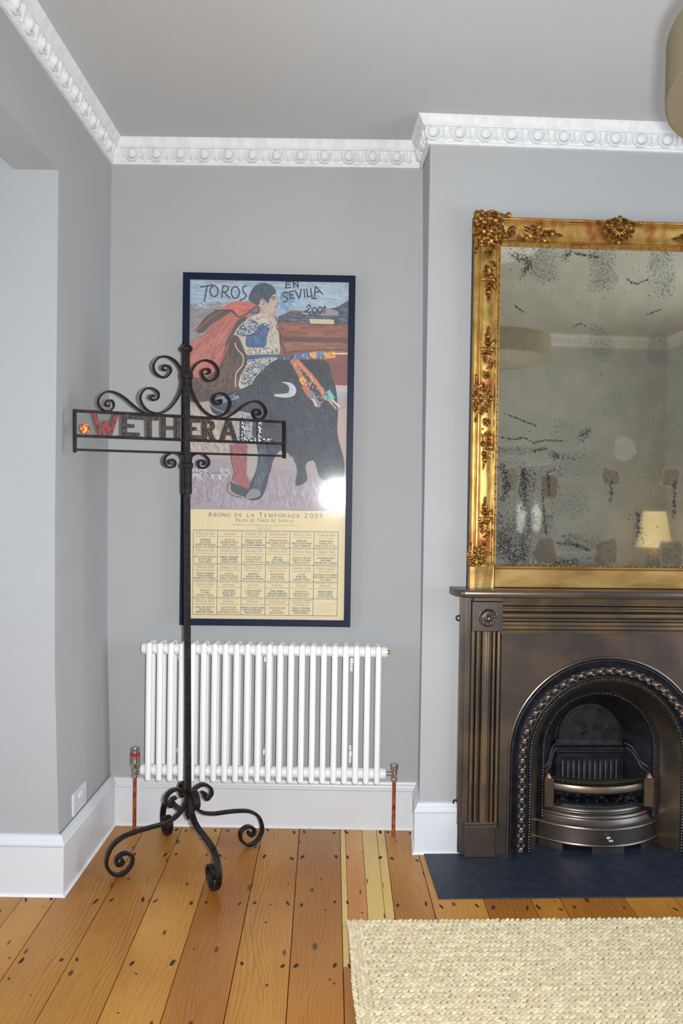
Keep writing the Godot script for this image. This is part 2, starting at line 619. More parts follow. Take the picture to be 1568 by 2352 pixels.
func build_shell() -> void:
	var wp: Material = M.wall_paint
	block_at("wall_back", [[Vector3(-1.3, -0.1, -0.2), Vector3(3.6, 3.1, 0.0)]], wp, "pale grey painted wall at the back of the alcove")
	struct("wall_left", leaning_wall([Vector2(0, -1.004), Vector2(0.24, -1.012), Vector2(0.8, -1.03), Vector2(1.4, -1.035), Vector2(2.1, -1.034), Vector2(3.0, -1.034)], -0.02, 0.62, -4.7), wp, "pale grey wall on the left, turning the corner into the adjoining room")
	block_at("trim_1", [[Vector3(-1.19, 2.585, 0.6195), Vector3(-1.034, 3.02, 4.2)]], wp, "beam over the wide opening on the left")
	# chimney breast: two jambs and the masonry above the fire opening
	var st := begin()
	var rows := [Vector2(0, 0.336), Vector2(0.77, 0.337), Vector2(1.34, 0.333), Vector2(2.28, 0.323), Vector2(2.87, 0.312), Vector2(3.0, 0.31)]
	var bf := breast_frame()
	var jamb := []
	for a in rows:
		jamb.append(PackedVector3Array([bf * Vector3(0, a.x, 0), bf * Vector3(0.42, a.x, 0), bf * Vector3(0.42, a.x, -0.27), Vector3(a.y, a.x, -0.02)]))
	loft(st, jamb, true, PackedInt32Array([0, 1, 2, 3]), false, true)
	for b in [[Vector3(1.10, 0, -0.28), Vector3(1.52, 3.0, 0.0)], [Vector3(0.42, 0.74, -0.28), Vector3(1.10, 3.0, 0.0)]]:
		box(st, b[0], b[1], 0.0, bf)
	struct("wall_chimney", done(st), wp, "pale grey chimney breast behind the mirror and fireplace")
	block_at("wall_front", [[Vector3(-4.7, -0.1, 4.1), Vector3(3.6, 3.1, 4.3)]], wp, "pale grey wall opposite the fireplace, seen in the mirror")
	block_at("wall_right", [[Vector3(3.35, -0.1, -0.2), Vector3(3.6, 3.1, 0.65)], [Vector3(3.35, -0.1, 2.75), Vector3(3.6, 3.1, 4.3)], [Vector3(3.35, -0.1, 0.65), Vector3(3.6, 0.4, 2.75)], [Vector3(3.35, 2.5, 0.65), Vector3(3.6, 3.1, 2.75)]], wp, "window wall on the right, out of the picture")
	block_at("wall_far_left", [[Vector3(-4.75, -0.1, 0.45), Vector3(-4.5, 3.1, 1.2)], [Vector3(-4.75, -0.1, 3.4), Vector3(-4.5, 3.1, 4.3)], [Vector3(-4.75, -0.1, 1.2), Vector3(-4.5, 0.55, 3.4)], [Vector3(-4.75, 2.55, 1.2), Vector3(-4.5, 3.1, 3.4)]], wp, "window wall of the adjoining room")
	block_at("ceiling", [[Vector3(-4.75, CEIL, -0.2), Vector3(3.6, 3.15, 4.3)]], M.ceiling_paint, "plain pale grey ceiling")


func build_floor() -> void:
	var st := begin()
	box(st, Vector3(-4.75, -0.2, -0.2), Vector3(3.6, -0.012, 4.3))
	var fl := struct("floor", done(st), M.crack, "honey-coloured stripped pine floorboards")
	# seams between boards: x at z = 0.04, x at z = 1.30
	var seams := [[-1.62, -1.62], [-1.46, -1.455], [-1.29, -1.285], [-1.142, -1.11], [-1.025, -0.99], [-0.845, -0.822], [-0.687, -0.654], [-0.514, -0.483], [-0.337, -0.311], [-0.178, -0.141], [-0.001, 0.019], [0.191, 0.191], [0.312, 0.351], [0.518, 0.520], [0.692, 0.690], [0.800, 0.796], [1.035, 1.037], [1.22, 1.22], [1.40, 1.40], [1.58, 1.58], [1.76, 1.76], [1.94, 1.94], [2.12, 2.12], [2.30, 2.30], [2.48, 2.48], [2.66, 2.66], [2.84, 2.84], [3.02, 3.02], [3.20, 3.20], [3.38, 3.38]]
	for k in 18: seams.push_front([-1.62 - 0.16 * (k + 1), -1.62 - 0.16 * (k + 1)])
	var mats := ["pine_a", "pine_b", "pine_c", "pine_a", "pine_c", "pine_b"]
	var r := RandomNumberGenerator.new()
	r.seed = 5
	var marks := begin()
	for i in seams.size() - 1:
		var a: Array = seams[i]
		var b: Array = seams[i + 1]
		var at := func(s: Array, z: float) -> float: return s[0] + (s[1] - s[0]) * (z - 0.04) / 1.26
		var pick: String = mats[(i * 5 + 2) % mats.size()]
		if absf(a[0] + 1.025) < 0.001: pick = "pine_a"
		if absf(a[0] + 1.142) < 0.001: pick = "pine_c"
		var cuts := [-0.02, 4.15]
		if a[0] < -1.2:
			cuts = [0.6, 2.0 + r.randf(), 4.15]
		elif absf(a[0] + 0.001) < 0.0005:
			# a repair of narrow new strips, up to the end of the boards at z = 1.03
			for s in [[0.0, 0.115, "pine_pale"], [0.115, 0.49, "pine_red"], [0.49, 0.82, "pine_pale"], [0.82, 1.0, "pine_pale"]]:
				var s0 := [lerpf(a[0], b[0], s[0]), lerpf(a[1], b[1], s[0])]
				var s1 := [lerpf(a[0], b[0], s[1]), lerpf(a[1], b[1], s[1])]
				plank(fl, at.call(s0, -0.02), at.call(s1, -0.02), at.call(s0, 1.03), at.call(s1, 1.03), -0.02, 1.03, s[2], r, 0.0007)
			cuts = [1.03, 4.15]
			pick = "pine_b"
		elif a[0] > 0.1 and r.randf() < 0.4:
			cuts = [-0.02, 1.7 + r.randf(), 4.15]
		for k in cuts.size() - 1:
			plank(fl, at.call(a, cuts[k]), at.call(b, cuts[k]), at.call(a, cuts[k + 1]), at.call(b, cuts[k + 1]), cuts[k], cuts[k + 1], pick, r, 0.0012)
		if a[0] > -1.3 and a[0] < 1.3:
			for z in [0.055, 0.30, 0.655, 1.02, 1.42, 1.8]:
				for s in [0.14, 0.86]:
					if r.randf() < 0.12: continue
					var x: float = lerpf(at.call(a, z), at.call(b, z), s + r.randf_range(-0.04, 0.04))
					mark(marks, Vector3(x, 0.0, z + r.randf_range(-0.012, 0.012)), r.randf_range(0.0042, 0.0068), r.randf_range(0.010, 0.019), r)
			for q in 5:
				var z := r.randf_range(0.02, 1.9)
				var x: float = lerpf(at.call(a, z), at.call(b, z), r.randf_range(0.1, 0.9))
				mark(marks, Vector3(x, 0.0, z), r.randf_range(0.002, 0.004), r.randf_range(0.003, 0.009), r)
	var nm := part("nail_holes", done(marks), M.nail_mark, fl)
	tag(nm, "", "", "", "stuff")


func plank(parent: Node, xa0: float, xb0: float, xa1: float, xb1: float, z0: float, z1: float, pick: String, r: RandomNumberGenerator, gap: float) -> void:
	var st := begin()
	var c := 0.0012
	var v0 := r.randf() * 3.0
	var flip := r.randf() < 0.5
	var y := r.randf_range(-0.0006, 0.0)
	var ring := func(xa: float, xb: float, z: float) -> Array:
		return [Vector3(xa + gap, -0.02, z), Vector3(xa + gap, y - c, z), Vector3(xa + gap + c, y, z), Vector3(xb - gap - c, y, z), Vector3(xb - gap, y - c, z), Vector3(xb - gap, -0.02, z)]
	var r0: Array = ring.call(xa0, xb0, z0 + 0.0008)
	var r1: Array = ring.call(xa1, xb1, z1 - 0.0008)
	var us := [0.0, 0.0, 0.02, 0.98, 1.0, 1.0]
	var mid: Vector3 = (r0[0] + r1[5]) * 0.5 - Vector3(0, 0.05, 0)
	for k in 5:
		var q := [r0[k], r0[k + 1], r1[k + 1], r1[k]]
		var uv := [Vector2(us[k], v0 + z0 / 1.5), Vector2(us[k + 1], v0 + z0 / 1.5), Vector2(us[k + 1], v0 + z1 / 1.5), Vector2(us[k], v0 + z1 / 1.5)]
		st.set_smooth_group(-1)
		for j in [0, 1, 2, 0, 2, 3]:
			st.set_uv(Vector2(1.0 - uv[j].x, uv[j].y) if flip else uv[j])
			st.add_vertex(q[j])
	for e in [r0, r1]:
		st.set_uv(Vector2(0.5, v0))
		quad(st, e[0], e[1], e[4], e[5], mid)
	part("plank", done(st), M[pick], parent)


func mark(st: SurfaceTool, at: Vector3, rx: float, rz: float, r: RandomNumberGenerator) -> void:
	var n := 9
	var y := at.y + 0.0006
	var turn := r.randf_range(-0.5, 0.5)
	var pts := []
	for k in n:
		var a := TAU * k / n
		var q := Vector2(cos(a) * rx, sin(a) * rz).rotated(turn) * r.randf_range(0.8, 1.15)
		pts.append(Vector3(at.x + q.x, y - 0.0004, at.z + q.y))
	for k in n: tri(st, Vector3(at.x, y, at.z), pts[k], pts[(k + 1) % n])


# ---------------------------------------------------------------- cornices: profile, eggs, husks and darts

func build_cornices() -> void:
	var egg := begin()
	ball(egg, Vector3(0, 0.030, 0.003), Vector3(0.0185, 0.0205, 0.0125), 14, 8)
	var egg_m := done(egg)
	var husk := begin()
	var hp := PackedVector2Array()
	for k in 15:
		var a := deg_to_rad(28.0 - 236.0 * k / 14.0)
		hp.append(Vector2(cos(a) * 0.0305 * (1.0 if sin(a) < 0 else 0.95), 0.031 + sin(a) * 0.0285))
	var hs := PackedFloat32Array()
	for k in hp.size(): hs.append(0.75 + 0.55 * sin(PI * k / 14.0))
	sweep(husk, lift(hp, 0.002), circle(0.0052, 8, 1.0, 1.7), Vector3(0, 0, 1), false, true, false, true, hs)
	var husk_m := done(husk)
	var dart := begin()
	ball(dart, Vector3(0, 0.010, 0.003), Vector3(0.0085, 0.0095, 0.008), 9, 6)
	plate(dart, p2([-0.0045, 0.012, 0.0045, 0.012, 0.0115, 0.051, -0.0115, 0.051]), -0.004, 0.0075, 0.0025)
	for s in [-1.0, 1.0]:
		sweep(dart, lift(curve(p2([0.0, 0.022, s * 0.010, 0.013, s * 0.018, 0.008]), 3), 0.001), circle(0.0035, 5), Vector3(0, 0, 1))
	var dart_m := done(dart)
	var bf := breast_frame()
	var pb := func(u: float, w: float) -> Vector3: return bf * Vector3(u, 0, w)
	# each run: from, to (walking with the wall on the left-hand side seen from above is not needed: `out` points into the room)
	cornice("trim_2", Vector3(-1.034, 0, 0), Vector3(0.318, 0, 0), Vector3(0, 0, 1), [-1, -1], -0.939, 0.1034, egg_m, husk_m, dart_m, "white egg-and-dart cornice above the alcove")
	cornice("trim_3", Vector3(-1.034, 0, 4.1), Vector3(-1.034, 0, 0), Vector3(1, 0, 0), [-1, -1], 0.06, 0.1034, egg_m, husk_m, dart_m, "white egg-and-dart cornice along the left wall and beam")
	cornice("trim_4", pb.call(0.0, -0.232), pb.call(0, 0), bf.basis * Vector3(-1, 0, 0), [-1, 1], 0.05, 0.1034, egg_m, husk_m, dart_m, "short return of the white cornice on the side of the chimney breast")
	cornice("trim_5", pb.call(0, 0), pb.call(1.52, 0), bf.basis * Vector3(0, 0, 1), [1, 1], 0.006, 0.1058, egg_m, husk_m, dart_m, "white egg-and-dart cornice across the chimney breast above the mirror")
	cornice("trim_6", Vector3(3.35, 0, 4.1), Vector3(-1.034, 0, 4.1), Vector3(0, 0, -1), [-1, -1], 0.05, 0.1034, egg_m, husk_m, dart_m, "white egg-and-dart cornice opposite, reflected in the mirror")
	cornice("trim_7", Vector3(3.35, 0, 0.0), Vector3(3.35, 0, 4.1), Vector3(-1, 0, 0), [-1, -1], 0.05, 0.1034, egg_m, husk_m, dart_m, "white egg-and-dart cornice along the window wall")


func cornice(called: String, a: Vector3, b: Vector3, out: Vector3, ends: Array, first: float, pitch: float, egg: Mesh, husk: Mesh, dart: Mesh, label: String) -> void:
	var y0 := 2.866
	var along := (b - a).normalized()
	var length := a.distance_to(b)
	# profile: distance out of the wall, height
	var prof := p2([0.0, 0.0, 0.011, 0.0, 0.0135, 0.004, 0.0135, 0.010, 0.011, 0.013, 0.013, 0.016, 0.0255, 0.062, 0.034, 0.064, 0.035, 0.069, 0.0385, 0.071, 0.041, 0.077, 0.0455, 0.086, 0.051, 0.094, 0.056, 0.0985, 0.056, 0.106, 0.0, 0.106])
	var st := begin()
	var rings := []
	for e in 2:
		var ring := PackedVector3Array()
		for p in prof:
			var reach: float = p.x * ends[e]
			var at := (a - along * reach) if e == 0 else (b + along * reach)
			ring.append(at + out * p.x + Vector3(0, y0 + p.y, 0))
		rings.append(ring)
	loft(st, rings, true, groups_of(prof, true, 30.0), false, true)
	var run := struct(called, done(st), M.plaster_white, label)
	# ornaments lean with the band they sit on
	var tilt := Vector2(0.0125, 0.046).normalized()
	var up := (out * tilt.x + Vector3.UP * tilt.y).normalized()
	var nrm := along.cross(up).normalized()
	if nrm.dot(out) < 0: nrm = -nrm
	var sx := up.cross(nrm)
	var basis_ := Basis(sx, up, nrm)
	var s := first if called != "trim_2" else first - a.x
	var lo := -0.03 if ends[0] > 0 else 0.02
	var hi := length + (0.02 if ends[1] > 0 else -0.025)
	while s < hi:
		if s > lo:
			var p := a + along * s + out * 0.014 + Vector3(0, y0 + 0.0145, 0)
			var j := rng.randf_range(0.97, 1.03)
			part("egg", egg, M.plaster_white, run, Transform3D(basis_ * Basis.from_scale(Vector3(j, j, 1)), p))
			part("husk", husk, M.plaster_white, run, Transform3D(basis_, p))
		if s + pitch / 2 > lo and s + pitch / 2 < hi - 0.005:
			part("dart", dart, M.plaster_white, run, Transform3D(basis_, a + along * (s + pitch / 2) + out * 0.014 + Vector3(0, y0 + 0.0145, 0)))
		s += pitch


# ---------------------------------------------------------------- baseboards

func build_baseboards() -> void:
	# profile: x out of the wall, y height
	var prof := p2([0.0, 0.0, 0.019, 0.0, 0.019, 0.176, 0.021, 0.178, 0.0225, 0.183, 0.021, 0.188, 0.018, 0.190, 0.015, 0.194, 0.0145, 0.200, 0.011, 0.203, 0.009, 0.210, 0.008, 0.214, 0.0, 0.216])
	var bf := breast_frame()
	board("baseboard_back", PackedVector3Array([Vector3(0.335, 0, 0.0), Vector3(-1.004, 0, 0.0)]), prof, 0.205, "white moulded baseboard behind the radiator pipes")
	board("baseboard_left", PackedVector3Array([Vector3(-1.004, 0, 0.0), Vector3(-1.004, 0, 0.62), Vector3(-4.5, 0, 0.62)]), prof, 0.216, "white moulded baseboard round the left corner of the wall")
	board("baseboard_chimney", PackedVector3Array([bf * Vector3(0.175, 0, 0.0), bf * Vector3(0, 0, 0), Vector3(0.336, 0, 0.0)]), prof, 0.205, "white baseboard on the chimney breast beside the fireplace")
	board("baseboard_front", PackedVector3Array([Vector3(-4.5, 0, 4.1), Vector3(3.35, 0, 4.1)]), prof, 0.21, "white baseboard opposite the fireplace")
	board("baseboard_right", PackedVector3Array([Vector3(3.35, 0, 4.1), Vector3(3.35, 0, 0.0)]), prof, 0.21, "white baseboard under the window")


func board(called: String, path: PackedVector3Array, prof: PackedVector2Array, height: float, label: String) -> void:
	var st := begin()
	var pr := PackedVector2Array()
	for p in prof: pr.append(Vector2(p.x, p.y + height - 0.216 if p.y > 0.0 else p.y))
	# sweep puts profile x towards path × up
	path.reverse()
	sweep(st, path, pr, Vector3.UP, false, true, true)
	var o := struct(called, done(st), M.gloss_white, label)
	var bead := begin()
	sweep(bead, path, p2([0.017, 0.0, 0.0275, 0.0, 0.0265, 0.003, 0.019, 0.0075]), Vector3.UP, false, true, true)
	part("floor_seal", done(bead), M.plaster_white, o)


func build_windows() -> void:
	for k in 2:
		var x := 3.47 if k == 0 else -4.62
		var z0 := 0.65 if k == 0 else 1.2
		var z1 := 2.75 if k == 0 else 3.4
		var st := begin()
		var lo := 0.40 if k == 0 else 0.55
		var hi := lo + (2.1 if k == 0 else 2.0)
		var mid := (lo + hi) / 2
		for q in [[lo, lo + 0.06, z0, z1], [hi - 0.06, hi, z0, z1], [mid - 0.025, mid + 0.025, z0, z1], [lo, hi, z0, z0 + 0.06], [lo, hi, z1 - 0.06, z1], [lo, hi, (z0 + z1) / 2 - 0.025, (z0 + z1) / 2 + 0.025]]:
			box(st, Vector3(x - 0.03, q[0], q[2]), Vector3(x + 0.03, q[1], q[3]), 0.004)
		var o := struct("window_%d" % (k + 1), done(st), M.gloss_white, ["sash window of this room", "sash window of the adjoining room"][k])
		for y in [[lo + 0.05, mid - 0.02], [mid + 0.02, hi - 0.05]]:
			for z in [[z0 + 0.05, (z0 + z1) / 2 - 0.02], [(z0 + z1) / 2 + 0.02, z1 - 0.05]]:
				var g := begin()
				box(g, Vector3(x - 0.002, y[0], z[0]), Vector3(x + 0.002, y[1], z[1]))
				part("pane", done(g), M.window_glass, o)


# ---------------------------------------------------------------- hearth and cast-iron fireplace (all in the frame of the chimney breast: u along it, w out of it)

const FU := 0.76    # centre line of fireplace and mirror


func build_hearth() -> void:
	var st := begin()
	box(st, Vector3(0.018, -0.03, -0.26), Vector3(1.502, 0.004, 0.380), 0.0015)
	var o := part("hearth_slab", done(st), M.hearth_slate, self, breast_frame())
	tag(o, "dark slate hearth slab set flush into the floorboards under the fireplace", "hearth")


func arch_path(r: float, spring: float, w: float, n := 36, foot := 0.004) -> PackedVector3Array:
	var out := PackedVector3Array()
	for k in 5: out.append(Vector3(-r, foot + (spring - foot) * k / 5.0, w))
	for k in n + 1:
		var a := PI - PI * k / n
		out.append(Vector3(cos(a) * r, spring + sin(a) * r, w))
	for k in range(4, -1, -1): out.append(Vector3(r, foot + (spring - foot) * k / 5.0, w))
	return out


func build_fireplace() -> void:
	var fp := thing("fireplace", "cast-iron fireplace with reeded pilasters and a round-arched grate", "fireplace", breast_frame(0.0, FU, 0.0))
	var cast: Material = M.cast_iron_polished
	var black: Material = M.black_lead
	# mantel shelf with rounded ends and a small cavetto below
	var st := begin()
	var edge := PackedVector2Array()
	for s in [-1.0, 1.0]:
		for k in 9:
			var a := PI / 2 * k / 8.0
			if s > 0: a = PI / 2 - a
			edge.append(Vector2(s * (0.615 + 0.038 * (1.0 - sin(a)) * 1.0) if false else s * (0.612 + 0.040 * cos(a)), 0.0 + 0.142 * pow(sin(a), 0.8)))
	var shelf_prof := [Vector2(0.0, 0.0575), Vector2(0.004, 0.0585), Vector2(0.004, 0.084), Vector2(0.0, 0.087)]
	var rings := []
	for p in shelf_prof:
		var ring := PackedVector3Array()
		for e in edge: ring.append(Vector3(e.x + signf(e.x) * (p.x - 0.004), 1.0 + p.y, e.y + (p.x - 0.004) * (1.0 if e.y > 0.01 else 0.0)))
		rings.append(ring)
	loft(st, rings, true, groups_of(edge, true, 30.0), false, true)
	part("mantel_shelf", done(st), cast, fp)
	# carcass: the plain front plate with the arched opening, and the side strips
	st = begin()
	var r0 := 0.405
	var spring := 0.403
	var op := arch_path(r0, spring, 0.03)
	var outer := PackedVector3Array()
	for p in op:
		var d := Vector2(p.x, p.y - spring)
		var q: Vector3
		if p.y <= spring: q = Vector3(signf(p.x) * 0.46, p.y, 0.03)
		else:
			var k := minf(0.46 / maxf(absf(d.x), 1e-4), (0.915 - spring) / maxf(d.y, 1e-4))
			q = Vector3(d.x * k, spring + d.y * k, 0.03)
		outer.append(q)
	var fl := PackedInt32Array()
	for k in op.size() - 1: fl.append(0)
	loft(st, [op, outer], false, fl)
	part("front_plate", done(st), cast, fp)
	# the warm, browned lower strip beside the arch belongs to the same casting; reeded pilasters
	for s in [-1.0, 1.0]:
		pilaster(fp, s)
	# lintel mouldings: profile in (w, v)
	st = begin()
	var lp := [[0.03, 0.905], [0.042, 0.905], [0.044, 0.9175], [0.040, 0.919], [0.046, 0.922], [0.046, 0.933]]
	add_arc(lp, 0.046, 0.9345, 0.954, 0.007)
	lp += [[0.038, 0.9555], [0.038, 0.9615]]
	add_arc(lp, 0.040, 0.9635, 0.991, 0.012)
	lp += [[0.034, 0.994], [0.034, 1.002]]
	add_arc(lp, 0.042, 1.004, 1.0155, 0.006)
	lp += [[0.036, 1.018], [0.036, 1.023], [0.056, 1.026], [0.060, 1.050], [0.075, 1.058], [0.03, 1.058]]
	var lprof := PackedVector2Array()
	for q in lp: lprof.append(Vector2(q[0], q[1]))
	sweep(st, PackedVector3Array([Vector3(-0.452, 0, 0), Vector3(0.452, 0, 0)]), lprof, Vector3.UP)
	part("lintel_moulding", done(st), M.cast_iron_warm, fp)
	for s in [-1.0, 1.0]:
		st = begin()
		var cx: float = s * 0.507
		box(st, Vector3(cx - 0.0605, 0.914, 0.03), Vector3(cx + 0.0605, 1.034, 0.066), 0.0025)
		box(st, Vector3(cx - 0.056, 1.034, 0.03), Vector3(cx + 0.056, 1.058, 0.062), 0.002)
		var blk := part("corner_block", done(st), cast, fp)
		st = begin()
		var face := Transform3D(Basis(Vector3.RIGHT, PI / 2), Vector3(cx, 0.969, 0.066))
		lathe(st, p2([0.0375, -0.002, 0.0375, 0.001, 0.036, 0.0015, 0.0355, 0.004, 0.0335, 0.0075, 0.0315, 0.0065, 0.029, 0.0015, 0.022, 0.0005, 0.0165, 0.002, 0.0145, 0.006, 0.0125, 0.0065, 0.0105, 0.004, 0.006, 0.0015, 0.0, 0.001]), 36, face)
		part("roundel", done(st), M.black_rubbed_bronze, blk)
		st = begin()
		box(st, Vector3(s * 0.5955 - 0.014, 0.12, -0.004), Vector3(s * 0.5955 + 0.014, 1.058, 0.028), 0.004)
		box(st, Vector3(s * 0.579 - 0.012, 0.12, -0.004), Vector3(s * 0.579 + 0.012, 1.058, 0.040), 0.004)
		part("side_strip", done(st), cast, fp)
		for v in [0.958, 0.205]:
			st = begin()
			var ring := PackedVector3Array()
			for k in 12: ring.append(Vector3(s * 0.614 + cos(TAU * k / 12) * 0.0085, v + sin(TAU * k / 12) * 0.0095, 0.006))
			sweep(st, ring, circle(0.0035, 6), Vector3(0, 0, 1), true)
			part("fixing_lug", done(st), black, fp)
	# arch mouldings, from outside in
	st = begin()
	sweep(st, arch_path(0.4035, spring, 0.031), circle(0.0048, 8), Vector3(0, 0, 1))
	part("arch_rim", done(st), cast, fp)
	st = begin()
	# profile: x across (path runs clockwise seen from the room: path × up points outwards), y out of the wall
	sweep(st, arch_path(0.36, spring, 0.0), p2([-0.039, 0.029, -0.035, 0.036, -0.031, 0.037, -0.024, 0.030, -0.014, 0.028, -0.010, 0.038, -0.004, 0.0445, 0.008, 0.0465, 0.019, 0.0445, 0.024, 0.036, 0.027, 0.029, 0.033, 0.026, 0.038, 0.028, 0.041, 0.034, 0.046, 0.0345, 0.0535, 0.033]), Vector3(0, 0, 1), false, false)
	var arch := part("arch_moulding", done(st), black, fp)
	# cast ornament: oval bosses between pairs of leaves along the band, a finer bead inside
	st = begin()
	var bosses := begin()
	var beads := begin()
	var total := 2.0 * (spring - 0.01) + PI * 0.352
	var n := 47
	for k in n:
		var xf := on_arch(0.352, spring, total * (k + 0.5) / n, 0.0465)
		ball(bosses, xf * Vector3(0, 0, 0.001), Vector3(0.0085, 0.0085, 0.006), 8, 6)
		for s in [-1.0, 1.0]:
			for t in [-1.0, 1.0]:
				leaf(st, xf * Transform3D(Basis(Vector3(0, 0, 1), s * 0.5 + (PI if t < 0 else 0.0)), Vector3(t * 0.004, s * 0.0065, -0.002)), 0.0165, 0.0125, 0.0105)
		for s in [-1.0, 1.0]: ball(st, xf * Vector3(total / n / 2, s * 0.0095, -0.001), Vector3(0.005, 0.005, 0.007), 6, 4)
	var orn := part("leaf_band", done(st), M.black_rubbed_bronze, arch)
	orn.set_meta("kind", "stuff")
	part("boss_row", done(bosses), M.bronze_boss, arch).set_meta("kind", "stuff")
	var tb := 2.0 * (spring - 0.01) + PI * 0.317
	for k in 150:
		var xf := on_arch(0.3165, spring, tb * (k + 0.5) / 150, 0.0345)
		ball(beads, xf.origin, Vector3(0.0052, 0.0052, 0.0055), 6, 4)
	part("small_beading", done(beads), M.black_rubbed_bronze, arch).set_meta("kind", "stuff")
	# splayed reveal of polished iron and the inner ring
	st = begin()
	var sp_prof := [[0.307, 0.034], [0.300, 0.020], [0.289, -0.004], [0.275, -0.032], [0.262, -0.055], [0.255, -0.064]]
	var sr := []
	for q in sp_prof: sr.append(arch_path(q[0], spring, q[1]))
	var g0 := PackedInt32Array()
	for k in sr[0].size() - 1: g0.append(0)
	loft(st, sr, false, g0)
	part("splay", done(st), M.cast_iron_warm, fp)
	st = begin()
	sweep(st, arch_path(0.243, spring, -0.066), p2([-0.014, 0.0, -0.010, 0.008, -0.002, 0.004, 0.004, 0.012, 0.012, 0.008, 0.013, -0.02]), Vector3(0, 0, 1), false, false)
	var ringp := part("inner_ring", done(st), black, fp)
	st = begin()
	var tr := 2.0 * (spring - 0.12) + PI * 0.237
	for k in 110:
		var xf := on_arch(0.237, spring, tr * (k + 0.5) / 110, -0.054, 0.12)
		ball(st, xf.origin, Vector3(0.005, 0.005, 0.006), 6, 4)
	part("ring_beading", done(st), M.black_rubbed_bronze, ringp).set_meta("kind", "stuff")
	# firebox: cheeks that narrow to the back, the cover plate of the flue and the fluted fireback
	st = begin()
	var a0 := arch_path(0.231, spring, -0.068)
	var a1 := arch_path(0.150, 0.415, -0.175)
	loft(st, [a0, a1], false, g0)
	part("firebox_cheek", done(st), black, fp)
	st = begin()
	var hood := PackedVector2Array()
	for k in 25:
		var a := PI * k / 24.0
		hood.append(Vector2(cos(a) * 0.138, 0.425 + sin(a) * 0.145))
	hood.append(Vector2(-0.138, 0.405))
	hood.append(Vector2(0.138, 0.405))
	plate(st, hood, -0.176, -0.162, 0.003)
	var cover := part("flue_cover", done(st), black, fp)
	st = begin()
	var oval := PackedVector2Array()
	for k in 28: oval.append(Vector2(cos(TAU * k / 28) * 0.088 - 0.012, 0.492 + sin(TAU * k / 28) * 0.058))
	sweep(st, lift(oval, -0.162), circle(0.0022, 5), Vector3(0, 0, 1), true)
	for s in [-1.0, 1.0]:
		sweep(st, lift(curve(p2([-0.012, 0.445, -0.012 + s * 0.026, 0.437, -0.012 + s * 0.046, 0.452, -0.012 + s * 0.038, 0.468, -0.012 + s * 0.024, 0.462]), 5), -0.162), circle(0.0026, 5), Vector3(0, 0, 1))
	for k in 5:
		var a := deg_to_rad(90.0 + (k - 2) * 26.0)
		leaf(st, Transform3D(Basis(Vector3(0, 0, 1), a), Vector3(-0.012 + cos(a) * 0.006, 0.447 + sin(a) * 0.006, -0.162)), 0.038 - absf(k - 2) * 0.004, 0.010, 0.004)
	part("palmette", done(st), black, cover)
	st = begin()
	# shelf mouldings above the fluted plate
	sweep(st, PackedVector3Array([Vector3(-0.15, 0, 0), Vector3(0.14, 0, 0)]), p2([-0.18, 0.345, -0.150, 0.345, -0.138, 0.350, -0.138, 0.358, -0.146, 0.362, -0.146, 0.372, -0.136, 0.378, -0.136, 0.386, -0.150, 0.392, -0.156, 0.402, -0.160, 0.412, -0.18, 0.412]), Vector3.UP)
	for s in [-1.0, 1.0]:
		# shoulders that sweep down to the bars
		var sh := PackedVector3Array()
		var pts := curve(p2([0.145, 0.384, 0.170, 0.372, 0.188, 0.345, 0.200, 0.318, 0.222, 0.300]), 5)
		for k in pts.size(): sh.append(Vector3(s * pts[k].x, pts[k].y, lerpf(-0.146, -0.075, float(k) / (pts.size() - 1))))
		sweep(st, sh, circle(0.0095, 8), Vector3(0, 0, 1))
		var sh2 := PackedVector3Array()
		for q in sh: sh2.append(q + Vector3(0, 0.02, -0.006))
		sweep(st, sh2, circle(0.006, 6), Vector3(0, 0, 1))
	part("fireback_shelf", done(st), black, fp)
	st = begin()
	box(st, Vector3(-0.152, 0.06, -0.176), Vector3(0.145, 0.35, -0.160), 0.002)
	box(st, Vector3(-0.21, 0.0, -0.205), Vector3(0.21, 0.66, -0.178))
	box(st, Vector3(-0.150, 0.335, -0.160), Vector3(0.138, 0.345, -0.152), 0.002)
	for k in 11:
		var x := -0.118 + 0.0236 * k
		var fl2 := PackedVector3Array([Vector3(x, 0.08, -0.160), Vector3(x, 0.318, -0.160), Vector3(x, 0.325, -0.162)])
		sweep(st, fl2, circle(0.0075, 8, 1.0, 0.8), Vector3(0, 0, 1), false, true, false, true, PackedFloat32Array([1.0, 1.0, 0.4]))
	for s in [-1.0, 1.0]: box(st, Vector3(s * 0.142 - 0.006, 0.08, -0.162), Vector3(s * 0.142 + 0.006, 0.33, -0.154), 0.003)
	part("fireback", done(st), black, fp)
	# grate: posts, two curved bars, cinders tray, the stepped ash-pan hood with feet and knob
	for s in [-1.0, 1.0]:
		st = begin()
		box(st, Vector3(s * 0.212 - 0.021, 0.165, -0.062), Vector3(s * 0.212 + 0.021, 0.285, -0.040), 0.003)
		var post := part("grate_post", done(st), M.cast_iron_warm, fp)
		st = begin()
		lathe(st, p2([0.0135, 0.0, 0.0145, 0.004, 0.011, 0.011, 0.005, 0.021, 0.0, 0.024]), 14, Transform3D(Basis.IDENTITY, Vector3(s * 0.214, 0.284, -0.052)))
		part("post_finial", done(st), M.bronze_boss, post)
	for q in [[0.281, 0.009, 0.015], [0.247, 0.030, 0.034]]:
		st = begin()
		var pth := grate_arc(0.197, q[0], -0.008)
		sweep(st, pth, p2([-0.020, -q[1] / 2, 0.002, -q[1] / 2, 0.007, -q[1] * 0.3, 0.008, q[1] * 0.1, 0.003, q[1] / 2, -0.020, q[1] / 2 * 1.1]), Vector3.UP)
		part("grate_bar", done(st), M.cast_iron_warm, fp)
	st = begin()
